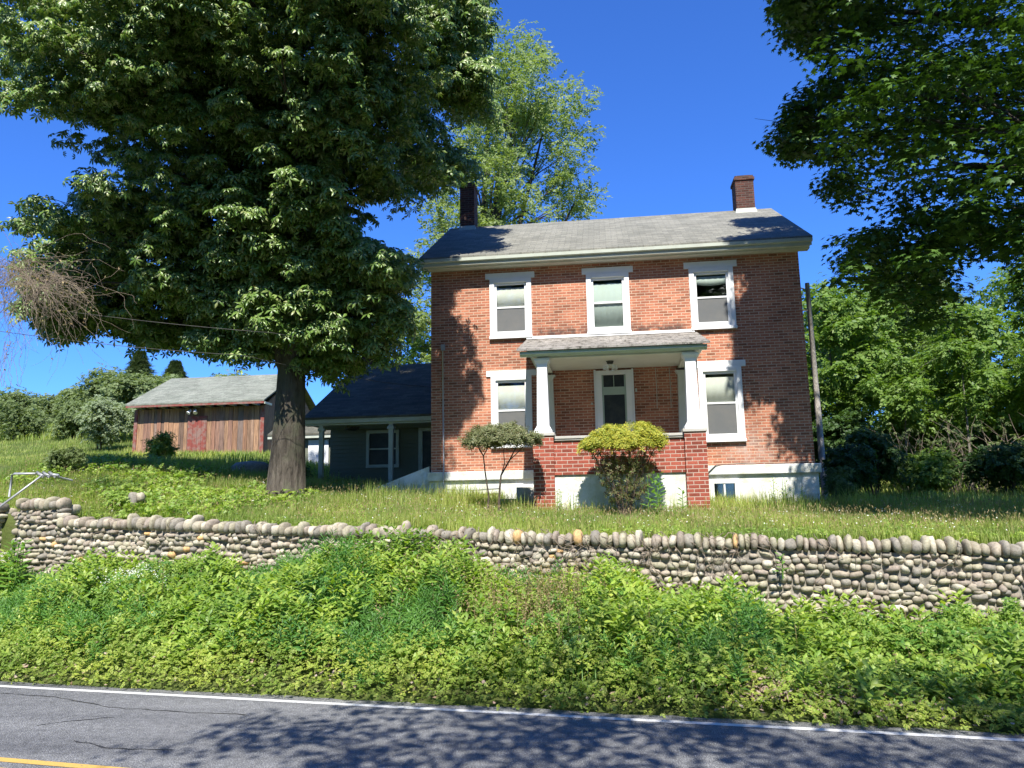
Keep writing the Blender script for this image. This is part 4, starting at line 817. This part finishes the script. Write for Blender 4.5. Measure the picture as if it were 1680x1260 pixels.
b, tp = trunk_mesh((10.2, 13.6, .8), (9.6, 13.4, 15), .36, .08, n=18, segs=15); sel = bl[rng.choice(len(bl), 55, False)][:, :3]; limbs(b, tp, sel, .09)
b.tube(bez(np.array([10., 13.6, 5.5]), np.array([8., 13.5, 8.]), np.array([5.2, 13.6, 7.3]), 9), [.16, .14, .12, .1, .09, .07, .06, .04, .02], 8); b.build('trunk', M['bark'], mp, True)
# -- generic tree
def tree(name, label, x, y, z0, ztop, rx, leafm, bark='bark', lsize=.13, per=60, nb=45, r0_=.18, zlow=.25, group=None, tmpl=None, loose=.6, blob=(.16, .3), cat='tree', flat=.7):
    t = thing(name, label, cat, (x, y, z0), group); H = ztop-z0; c = np.array([x, y, z0+H*(zlow+1)/2]); rad = np.array([rx, rx, H*(1-zlow)/2])
    d_ = norm(rng.normal(size=(nb, 3))); u_ = .3+.7*rng.random(nb)**.6; pos = c+d_*rad*u_[:, None]*(1-np.array(blob).mean()*.5); taper = 1-.45*np.clip((pos[:, 2]-c[2])/rad[2], 0, 1); pos[:, :2] = c[:2]+(pos[:, :2]-c[:2])*taper[:, None]
    bl = np.concatenate([pos, (rx*rng.uniform(*blob, nb))[:, None]*1.3], 1); P, dd = crown_pts(bl, per, .3, flat, .5)
    V, Fc = scatter(*(tmpl or spray(7, 1., .45, .6)), P, dd*.5+rng.normal(size=P.shape)*.4+np.array([0, -.1, .8]), lsize*(.7+.6*rng.random(len(P))), dd+rng.normal(size=P.shape)*.5); npmesh('crown', V, Fc, M[leafm], t)
    b, tp = trunk_mesh((x, y, z0-.3), (x+rng.normal()*.3, y, z0+H*.86), r0_, r0_*.2, n=9, segs=10); limbs(b, tp, pos[:max(6, nb//3)], r0_*.35, 5); b.build('trunk', M[bark], t, True); return t
# silver maple behind the house
sm = thing('silver_maple', 'tall airy pale green tree rising behind the brick house roof', 'tree', (-4.5, 30, 2.3))
SP_ = [(700, 620), (640, 520), (690, 380), (740, 200), (780, 60), (820, 20), (850, 12), (875, 70), (850, 110), (890, 60), (915, 75), (930, 120), (975, 145), (960, 200), (975, 230), (970, 265), (985, 300), (982, 350), (900, 400), (720, 620)]
bl = poly_blobs(SP_, 190, (-3.9, 30, 13.5), (5.2, 3.6, 9.8), (.45, .85), .5); P, d = crown_pts(bl, 42, .1, .75, .5)
V, Fc = scatter(*spray(9, 1., .34, .55), P, d*.3+rng.normal(size=P.shape)*.5+np.array([0, -.3, .8]), .3+.15*rng.random(len(P)), d+rng.normal(size=P.shape)*.6); npmesh('crown', V, Fc, M['silver'], sm)
b, tp = trunk_mesh((-6.4, 30, 2.), (-4.6, 30, 12.5), .42, .22, n=14); p0 = np.array(tp[5])
for tg in ((-2.2, 29.5, 17.), (-.9, 29.5, 14.), (-4.4, 30, 21), (-7, 30.5, 15), (-1.8, 30, 11.5), (-3.2, 29, 19)):
    b.tube(bez(p0, (p0+np.array(tg))/2+np.array([.3, 0, -.3]), np.array(tg), 8), [.22, .2, .17, .14, .11, .08, .06, .03], 9)
limbs(b, tp, bl[rng.choice(len(bl), 45, False)][:, :3], .06, 6); b.build('trunk', M['bark'], sm, True)
# second loose tree behind the chestnut on the left
0 and tree('ash_tree', 'lighter green tree showing behind the left edge of the chestnut', -18.6, 25, 3.8, 13.0, 2.6, 'wood_a', lsize=.3, nb=55, zlow=.35)
tree('understory_tree', 'small tree growing behind the side wing roof', -9.3, 33, 3.5, 11., 2.6, 'wood_a', lsize=.3, nb=35)
# wood edge on the right
WT = [('young_maple', 'bright young maple nearest the utility pole at the wood edge', 8.6, 29, 10.6, 2.3, 'wood_a'), ('hickory_tree', 'tall full green tree right of the utility pole behind the saplings', 11.6, 33, 12.2, 2.8, 'wood_a'), ('locust_tree', 'feathery grey green tree standing furthest back in the wood', 14.6, 37, 13.4, 3.2, 'hedge'),
      ('young_maple', 'rounded bright maple in the middle of the right hand wood', 13.2, 28.5, 9.2, 2.2, 'wood_a'), ('hickory_tree', 'leafy tree at the right frame edge behind the pale sapling', 17.8, 31, 14.0, 3.4, 'wood_a'), ('locust_tree', 'dark tree deep between the two bright maples', 10.8, 38, 12.0, 3., 'wood_b'),
      ('young_maple', 'short bushy maple behind the house corner', 6.9, 33, 8.6, 1.8, 'wood_a'), ('hickory_tree', 'broad dark tree filling the wood behind everything on the right', 16.5, 41, 15.5, 4.6, 'wood_b'), ('young_maple', 'spindly maple leaning out at the far right edge', 20.5, 28, 12.0, 3.0, 'wood_a')]
for nm, lb, x, y, zt, rx, mt in WT: tree(nm, lb, x, y, float(ground_h(x, y)), zt, rx, mt, 'bark_pale', .34, 60, 50, .11, .18)
for i, (x, y, zt) in enumerate([(9.4, 26, 6.6), (11.2, 25.5, 7.2), (13.9, 26, 7.4), (10.3, 27, 5.6)]):
    tree('sapling', ['slim sapling with a curved stem nearest the house in the brush', 'twin looking sapling with dark stems amid the brush', 'sapling with a straight pale trunk near the right edge', 'short sapling tucked between the two slim ones'][i], x, y, 1.8, zt, 1.15, 'wood_a', 'bark_pale', .26, 34, 22, .055, .35, group='saplings at the wood edge')
def shrub(name, label, x, y, z0, rx, rz, leafm, ls=.12, per=60, nb=16, group=None, stems=5, cat='shrub', flat=.8, tmpl=None, ry=None):
    t = thing(name, label, cat, (x, y, z0), group); ry = ry or rx; c = np.array([x, y, z0+rz*.55]); d_ = norm(rng.normal(size=(nb, 3))); pos = c+d_*np.array([rx, ry, rz*.5])*(.25+.5*rng.random(nb))[:, None]
    bl = np.concatenate([pos, np.full((nb, 1), min(rx, rz)*.42)*rng.uniform(.7, 1.2, (nb, 1))], 1); P, dd = crown_pts(bl, per, .3, flat, .5); P[:, 2] = np.maximum(P[:, 2], z0+.03)
    V, Fc = scatter(*(tmpl or spray(7, 1., .45, .6)), P, dd*.5+rng.normal(size=P.shape)*.45+np.array([0, -.2, .8]), ls*(.7+.6*rng.random(len(P)))); npmesh('foliage', V, Fc, M[leafm], t)
    b = MB()
    for k in range(stems): e = pos[k % nb]; a = np.array([x+rng.normal()*.08*rx, y+rng.normal()*.08, z0-.05]); b.tube(bez(a, (a+e)/2+rng.normal(size=3)*.1*rx, e, 6), [.03*rx, .026*rx, .022*rx, .018*rx, .012*rx, .006*rx], 5)
    b.build('stem', M['bark_thin'], t, True); return t
LB = ['dark shrub just right of the house corner', 'low shaded shrub beside the pole foot', 'rounded low green shrub under the brush', 'broad dark shrub in the maple shade', 'low shrub near the right frame edge', 'shaded shrub at the far right']
for i, (x, y, rx, h) in enumerate([(6.3, 21.5, .8, 1.7), (7.6, 23.5, 1.0, 2.3), (9.5, 24.4, 1.2, 1.5), (11.2, 23.4, 1.0, 1.9), (13.2, 24.6, 1.4, 1.6), (15.6, 24.2, 1.3, 2.2)]):
    shrub('bush', LB[i], x, y, float(ground_h(x, y))-.1, rx, h, 'wood_a' if i in (2, 4) else 'wood_b', .2, 90, 20, 'shrubs along the right wood edge')
shrub('flowering_bush', 'small pale flowered bush against the right corner of the house', 5.5, 19.3, 1.45, .42, 1.2, 'hedge', .1, 60, 12)
LB2 = ['tallest dense bush filling the gap behind the pole', 'dense bush behind the slim saplings', 'dense bush in the middle of the wood edge back row', 'dense bush behind the tan cane tangle', 'dense back row bush at the right frame edge', 'dense back row bush beyond the right frame edge', 'bushy growth seen in the slit between house corner and utility pole', 'tall bushy growth behind the tan canes at the right edge']
for i, (x, y, rx, h) in enumerate([(8.4, 27.5, 1.5, 3.4), (10.6, 28, 1.6, 3.3), (13, 29.5, 1.8, 3.6), (15.4, 29, 1.8, 3.4), (18, 29, 2., 3.6), (21, 29, 2., 3.6), (6.9, 28.5, 1.3, 3.2), (16.8, 33, 2.4, 4.6)]):
    shrub('bush', LB2[i], x, y, float(ground_h(x, y))-.1, rx, h, 'wood_a' if i % 2 else 'wood_b', .26, 110, 26, 'dense bushes in the back row of the wood edge')
# brushy tangles
for i, (x, y, rx, h) in enumerate([(12.2, 25.2, 1.3, 2.6), (15.6, 25.6, 1.6, 2.8), (9.8, 25., .9, 2.4)]):
    t = thing('brush_tangle', ['tan twiggy tangle of dead canes in the middle of the wood edge', 'widest tan tangle of dead canes at the right frame edge', 'small dead cane tangle close to the house side'][i], 'dead brush', (x, y, 1.8), 'dead brush tangles'); b = MB()
    for k in range(60):
        a = np.array([x+rng.uniform(-rx, rx), y+rng.uniform(-.5, .5), 1.8]); e = a+np.array([rng.normal()*.8, rng.normal()*.4, h*rng.uniform(.4, 1)]); b.tube(bez(a, (a+e)/2+np.array([rng.normal()*.4, 0, .5]), e, 6), [.014, .012, .01, .008, .006, .003], 4, False)
    b.build('cane', M['vine'], t, True); P = np.array(b.v)[rng.choice(len(b.v), 420)]; V, Fc = scatter(*spray(7, 1., .45, .6), P, rng.normal(size=P.shape)+np.array([0, 0, .8]), .15); npmesh('foliage', V, Fc, M['hedge'], t)
# left hedgerow and trees
HL = ['bushy hedgerow tree at the left frame edge', 'second hedgerow bush from the left frame edge', 'low hedgerow bush left of the dip in the skyline', 'hedgerow bush in the skyline dip', 'tall hedgerow bush left of the spruce', 'broad hedgerow bush below the spruce', 'hedgerow bush touching the barn roof end', 'hedgerow bush showing behind the barn']
for i, (x, y, h, rx) in enumerate([(-51, 52, 4.6, 3.2), (-46.5, 54, 3.9, 2.8), (-42.8, 55, 3.4, 2.5), (-39.5, 54, 3.5, 2.5), (-36.2, 52, 4.9, 2.8), (-33, 50, 4.6, 2.6), (-29.8, 49, 4.0, 2.4), (-26, 50, 4.4, 2.6)]):
    shrub('hedgerow_bush', HL[i], x, y, float(ground_h(x, y))-.3, rx, h, 'hedge', .42, 110, 24, 'hedgerow bushes on the left skyline', flat=.7)
for i, (x, y, h, rx) in enumerate([(-27.5, 38.5, 3.3, 1.3), (-25.9, 40, 3.6, 1.2), (-29.5, 42, 3.0, 1.6), (-33.5, 44, 2.6, 1.8), (-38, 45, 2.5, 2.)]):
    shrub('willow_bush', ['silvery willow bush left of the barn corner', 'silvery willow bush tight against the barn end wall', 'pale willow bush in front of the spruce', 'spreading pale bush in the left field', 'leftmost pale bush in the field'][i], x, y, float(ground_h(x, y))-.2, rx, h, 'willow' if i < 3 else 'hedge', .26, 110, 22, 'pale bushes left of the barn')
def conifer(label, x, y, z0, H, r):
    t = thing('spruce_tree', label, 'conifer', (x, y, z0), 'spruces behind the barn'); n = 9000; u = rng.random(n)**.8; a = rng.random(n)*2*PI; rr = r*(1-u)*(.45+.55*rng.random(n))*(.8+.3*np.sin(a*5+u*30))*(.45+.75*(1-(u*13+.15*np.sin(a*3)) % 1)); P = np.stack([x+rr*np.cos(a), y+rr*np.sin(a), z0+.4+u*(H-.4)-rr*.25], -1)
    d = np.stack([np.cos(a), np.sin(a), -.25+0*a], -1); V, Fc = scatter(*spray(9, 1., .4, .22), P, rng.normal(size=P.shape)*.3+np.array([0, 0, 1.]), .38, d+rng.normal(size=P.shape)*.3); npmesh('crown', V, Fc, M['fir'], t)
    b = MB(); b.tube([(x, y, z0-.5), (x, y, z0+H*.97)], [.22, .03], 8); b.build('trunk', M['bark'], t, True)
conifer('dark spruce with its tip left of the barn roof', -38.4, 58, 8.6, 6.6, 4.2); conifer('shorter dark spruce rising behind the barn ridge', -34.6, 57, 8.4, 5.6, 3.6)
# near bushes in the left field
shrub('bush', 'bright yellow green bush in the grass in front of the barn', -13.7, 22, 2.95, .5, 1.35, 'weed_y', .11, 70, 18, tmpl=SP2)
shrub('bush', 'round leafy bush on the slope above the stone pier', -13.1, 17.2, 2.5, .5, .95, 'hedge', .09, 70, 16)
shrub('bush', 'weedy bush leaning over the stone wall beside the pier', -9.9, 14.6, 1.55, .4, .62, 'weed', .08, 60, 14, tmpl=SP2)
shrub('bush', 'dark low bush at the foot of the wing porch post', -8.2, 19.6, 2.2, .45, .7, 'wood_b', .09, 60, 12)
V, Fc = stones([(-9.75, 20, 2.72, .55, .4, .3, 0)]); o = npmesh('boulder', V, Fc, M['stone'], None, True); tag(o, 'grey rounded boulder in the grass left of the chestnut trunk', 'boulder')
V, Fc = stones([(-9.55, 14.5, 1.95, .1, .08, .17, .1), (-9.4, 14.5, 2.0, .07, .08, .1, .3)]); o = npmesh('boulder', V, Fc, M['stone'], None, True); tag(o, 'small pale boulder poking out of the weeds behind the wall', 'boulder')
# foundation shrubs -------------------------------------------------------
def umbrella(name, label, cx, cy, zg, zlo, zhi, rx, ry, leafm, stems, n, ls, lowm=None):
    t = thing(name, label, 'shrub', (cx, cy, zg)); m = n; a = rng.random(m)*2*PI; r = np.sqrt(rng.random(m)); lum = .75+.5*vnoise(np.cos(a)*3+5, np.sin(a)*3+r*2); x = cx+rx*r*np.cos(a)*(.85+.15*lum); y = cy+ry*r*np.sin(a); dome = np.sqrt(np.clip(1-r**2, 0, 1))
    th = zhi-zlo; z = zlo+th*(.2+.8*dome)*(1-.7*rng.random(m)**1.3)*(.65+.6*vnoise(x*4+3, y*4)); k_ = vnoise(x*6, z*6) > .3; x = x+rng.normal(size=m)*.04; z = z-.12*(rng.random(m) < .12)*rng.random(m); a, r, x, y, z = a[k_], r[k_], x[k_], y[k_], z[k_]; m = len(x); P = np.stack([x, y, z], -1)
    V, Fc = scatter(*SP1b, P, rng.normal(size=P.shape)*.45+np.stack([np.cos(a)*r*.6, np.sin(a)*r*.6-.2, np.ones(m)], -1), ls*(.7+.6*rng.random(m))); npmesh('foliage', V, Fc, M[leafm], t)
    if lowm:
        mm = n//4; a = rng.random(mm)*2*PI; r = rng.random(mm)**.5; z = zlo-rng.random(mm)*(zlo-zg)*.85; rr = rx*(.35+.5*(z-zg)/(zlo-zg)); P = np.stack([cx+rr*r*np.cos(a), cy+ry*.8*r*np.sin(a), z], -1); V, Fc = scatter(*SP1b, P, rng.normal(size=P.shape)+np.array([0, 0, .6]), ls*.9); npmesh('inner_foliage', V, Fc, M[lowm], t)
    b = MB()
    for pts, r in stems: b.tube([np.array(p) for p in pts], list(np.linspace(r, r*.35, len(pts))), 6)
    b.build('stem', M['bark_thin'], t, True)
SP1b = upsprig(9, .8, .7, .36, .35)
Y1 = 15.75
q = lambda x, y, Y=Y1: tuple(at(x, y, Y))
st = [([q(800, 835), q(802, 815), q(796, 775), q(793, 748), q(783, 730), q(775, 722)], .022), ([q(793, 748), q(800, 735), q(806, 725)], .012), ([q(818, 840), q(820, 800), q(822, 780), q(836, 755), q(846, 735), q(852, 722)], .026), ([q(822, 780), q(828, 760), q(826, 740), q(830, 722)], .014), ([q(836, 755), q(850, 742), q(865, 725)], .012), ([q(793, 748), q(786, 738), q(790, 722)], .01)]
umbrella('pruned_shrub', 'umbrella shaped dull green shrub with bare forked stems left of the porch', -2.18, Y1, 1.6, 2.86, 3.34, .8, .5, 'rhodo', st, 2300, .1)
st = [([(.3+dx*.1, 15.6, 1.4), (.3+dx*.35, 15.6+dy*.1, 2.), (.3+dx, 15.6+dy*.3, 2.8)], .025) for dx, dy in ((-.5, .3), (-.2, -.4), (.15, .5), (.5, -.2), (.65, .4), (-.65, -.3))]
umbrella('azalea_shrub', 'yellow topped azalea shrub with maroon inner leaves in front of the porch', .33, 15.75, 1.5, 2.72, 3.27, .86, .5, 'azalea', st, 2900, .095, 'azalea_low')
def weedplant(name, label, x, y, z0, H, ls, group=None, k=16, mt='broad', n=1):
    t = thing(name, label, 'weed', (x, y, z0), group); tv, tf = upsprig(k, 1., .42*ls, .36, .55); V, Fc = [], []
    P = np.array([[x+rng.normal()*.12*(i > 0), y+rng.normal()*.1*(i > 0), z0] for i in range(n)]); npmesh('foliage', *scatter(tv*H, tf, P, rng.normal(size=(n, 3))*.1+np.array([0, 0, 1.]), 1.), M[mt], t)
    [MB().tube([p, p+np.array([.01, 0, H])], [.012, .005], 5).build('stem', M['broad'], t) for p in P]
weedplant('pokeweed_plant', 'tall broad leaved weed clump at the left end of the bank', -10.9, 13.0, .1, 1.05, .62, n=5, k=18)
weedplant('mullein_plant', 'pointed broad leaved weed between the azalea and right porch pier', 1.0, 15.7, 1.4, .75, .8, k=14)
weedplant('mullein_plant', 'lowest broad leaved weed by the foot of the right porch pier', 1.45, 15.8, 1.4, .52, 1.0, k=12)
weedplant('mullein_plant', 'broad leaved weed under the azalea shrub', .75, 15.3, 1.35, .9, .6, k=16, n=2)
p = onw = None
weedplant('thistle_plant', 'lone leafy weed sprouting from the face of the stone wall', 2.45, 11.75, .55, .34, 1.0, k=12)
weedplant('goldenrod_plant', 'tall leafy stem at the right edge of the bank', 5.9, 10.0, -.5, .8, .5, k=20, n=3)
for i, (x, y, h) in enumerate([(-6.8, 18.4, .55), (-6.2, 18.5, .5), (-9.0, 18., .5), (-5.0, 17.6, .4), (3.9, 18.05, .75), (4.3, 18.0, .55), (-1.0, 15.9, .6), (-.7, 16.1, .5)]):
    weedplant('garden_weed', ['pale weed left of the bulkhead wall in front of the wing', 'pale weed right at the low end of the bulkhead wall', 'weed between the chestnut trunk and wing post', 'small weed in front of the bulkhead wall', 'tall weed climbing the white foundation near the right corner', 'shorter weed beside the right house corner', 'weed in front of the porch foundation next to the left pier', 'weed half hidden by the azalea on its left'][i], x, y, float(ground_h(x, y)), h, .45, 'weeds at the house foundations', 16, 'hedge' if i < 3 else 'weed', 3)
# ------------------------------------------------------------ utility pole, wires, pipe rail, dead vine tangle
up_ = thing('utility_pole', 'pale weathered wooden utility pole behind the right house corner', 'utility pole', (6.13, 23, 1.7)); b = MB(); b.tube([(6.13, 23, 1.4), (6.13, 23, 4), (6.12, 23, 8.16)], [.095, .085, .065], 12); b.build('pole', M['pole'], up_, True)
for p_, q_ in (((6.0, 22.9, 7.95), (5.85, 22.85, 8.0)), ((6.05, 22.9, 7.3), (5.9, 22.9, 7.3))): MB().tube([p_, q_], .02, 5).build('insulator', M['iron'], up_)
def wire(label, pts, sag=.25, r=.006):
    b = MB(); P = []
    for i in range(len(pts)-1):
        a, c = np.array(pts[i]), np.array(pts[i+1])
        for t in np.linspace(0, 1, 12)[(0 if i == 0 else 1):]: P.append(a*(1-t)+c*t-np.array([0, 0, sag*4*t*(1-t)]))
    b.tube(P, r, 5); o = b.build('overhead_wire', M['iron'], None, True); tag(o, label, 'wire', 'overhead service wires')
wire('upper service wire running through the chestnut to the house corner', [at(-150, 470, 13.2), at(446, 546, 14.6), (-4.35, 18.42, 5.72)], .1)
wire('lower service wire passing in front of the chestnut trunk', [at(-150, 520, 13.0), at(400, 583, 14.6), (-4.5, 19.9, 4.9)], .1)
wire('thin wire from the utility pole to the house gable', [(5.9, 22.9, 7.3), (4.8, 22.5, 6.9)], .05, .006)
wire('thin wire from the pole top to the house gable', [(5.85, 22.85, 8.0), (4.8, 22.4, 8.2)], .05, .006)
rail = thing('pipe_rail', 'bent galvanised pipe handrail by the gap in the stone wall', 'handrail', (-11.8, 14.3, 1.6)); b = MB()
b.tube([at(15, 815, 14.3), at(20, 779, 14.3), at(24, 777, 14.3), at(62, 777, 14.3), at(80, 779, 14.6), at(118, 788, 15.4)], .022, 8); b.build('top_rail', M['metal'], rail, True); b = MB(); b.tube([at(-20, 846, 13.2), at(72, 778, 14.32)], .02, 8); b.build('diagonal_rail', M['metal'], rail, True)
b = MB(); [b.tube([at(60+i*5, 775+4*(i % 2), 14.28), at(72+i*5, 783-3*(i % 2), 14.3)], [.035, .03], 7) for i in range(6)]; b.build('fitting', M['metal'], rail, True)
# dead vines hanging from wires on the left
vt = thing('dead_vine_tangle', 'tangle of bare tan vines hanging from the overhead wires at the left', 'dead vine', tuple(at(50, 480, 13.2))); b = MB()
for k in range(300):
    x = rng.normal(38, 45); y = 425+rng.random()*45+max(0, x-40)*.35; Y = 13.2+rng.normal()*.35; p = at(x, y, Y); L_ = [p]; d_ = np.array([rng.normal()*.16, rng.normal()*.06, rng.normal()*.12])
    for j in range(9):
        d_ = d_*.8+np.array([rng.normal()*.06, rng.normal()*.03, -.025+rng.normal()*.04]); p = p+d_; L_.append(p)
    b.tube(L_, list(np.linspace(.0045, .0018, 10)), 4, False)
for k in range(9):
    p = at(rng.uniform(0, 30), 560, 13.2); L_ = [p]
    for j in range(10): p = p+np.array([rng.normal()*.03, 0, -.09]); L_.append(p)
    b.tube(L_, .004, 4, False)
b.build('vine_stem', M['vine'], vt, True)
P = np.array(b.v)[rng.choice(len(b.v), 260)]; V, Fc = scatter(*leaf4(1, .5), P, rng.normal(size=P.shape), .07); npmesh('dry_leaf_cluster', V, Fc, M['straw'], vt)['kind'] = 'stuff'
# ------------------------------------------------------------ trees on the camera side: one shades the road, the added rest block sky light
def shade_tree(label, x, y, z0, blobs_c, n, rad, trunk_r=.3):
    t = thing('roadside_tree', label, 'tree', (x, y, z0), 'trees on the near side of the road'); d_ = norm(rng.normal(size=(n, 3))); pos = np.array(blobs_c)+d_*np.array(rad)*(.3+.7*rng.random(n))[:, None]**.7; bl = np.concatenate([pos, rng.uniform(.4, .8, (n, 1))], 1); P, dd = crown_pts(bl, 46, .3, .6, .5)
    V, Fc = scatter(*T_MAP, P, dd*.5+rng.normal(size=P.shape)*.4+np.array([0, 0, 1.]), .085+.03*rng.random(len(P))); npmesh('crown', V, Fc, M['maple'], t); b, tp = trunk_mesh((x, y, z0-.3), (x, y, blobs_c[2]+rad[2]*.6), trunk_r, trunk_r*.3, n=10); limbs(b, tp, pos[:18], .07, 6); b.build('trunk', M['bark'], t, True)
shade_tree('maple standing behind the camera to the right, shading the road', 5.5, -4.5, -.5, (2.9, .3, 8.6), 210, (6.8, 2.9, 2.0))

NL = ['tall tree behind the camera at the left', 'second tree behind the camera from the left', 'tree straight behind the camera', 'second tree behind the camera from the right', 'tall tree behind the camera at the right', 'tree far behind the camera on the right side']
for i, (x, y, zt, rx) in enumerate([(-26, -19, 26, 8), (-14, -21, 27, 8), (-2, -21.5, 27, 8), (10, -21, 27, 8), (22, -19, 26, 8), (33, -8, 24, 7)]):  # unseen trees added to hold sky fill light off the facade
    tree('woodland_tree', NL[i], x, y, .4, zt, rx, 'wood_b', lsize=.9, per=50, nb=120, r0_=.3, zlow=.05, group='woodland trees behind the camera')
tree('woodland_tree', 'tree beyond the left end of the road behind the camera', -36, -8, .4, 24, 7, 'wood_b', lsize=.9, per=50, nb=120, r0_=.3, zlow=.05, group='woodland trees behind the camera')
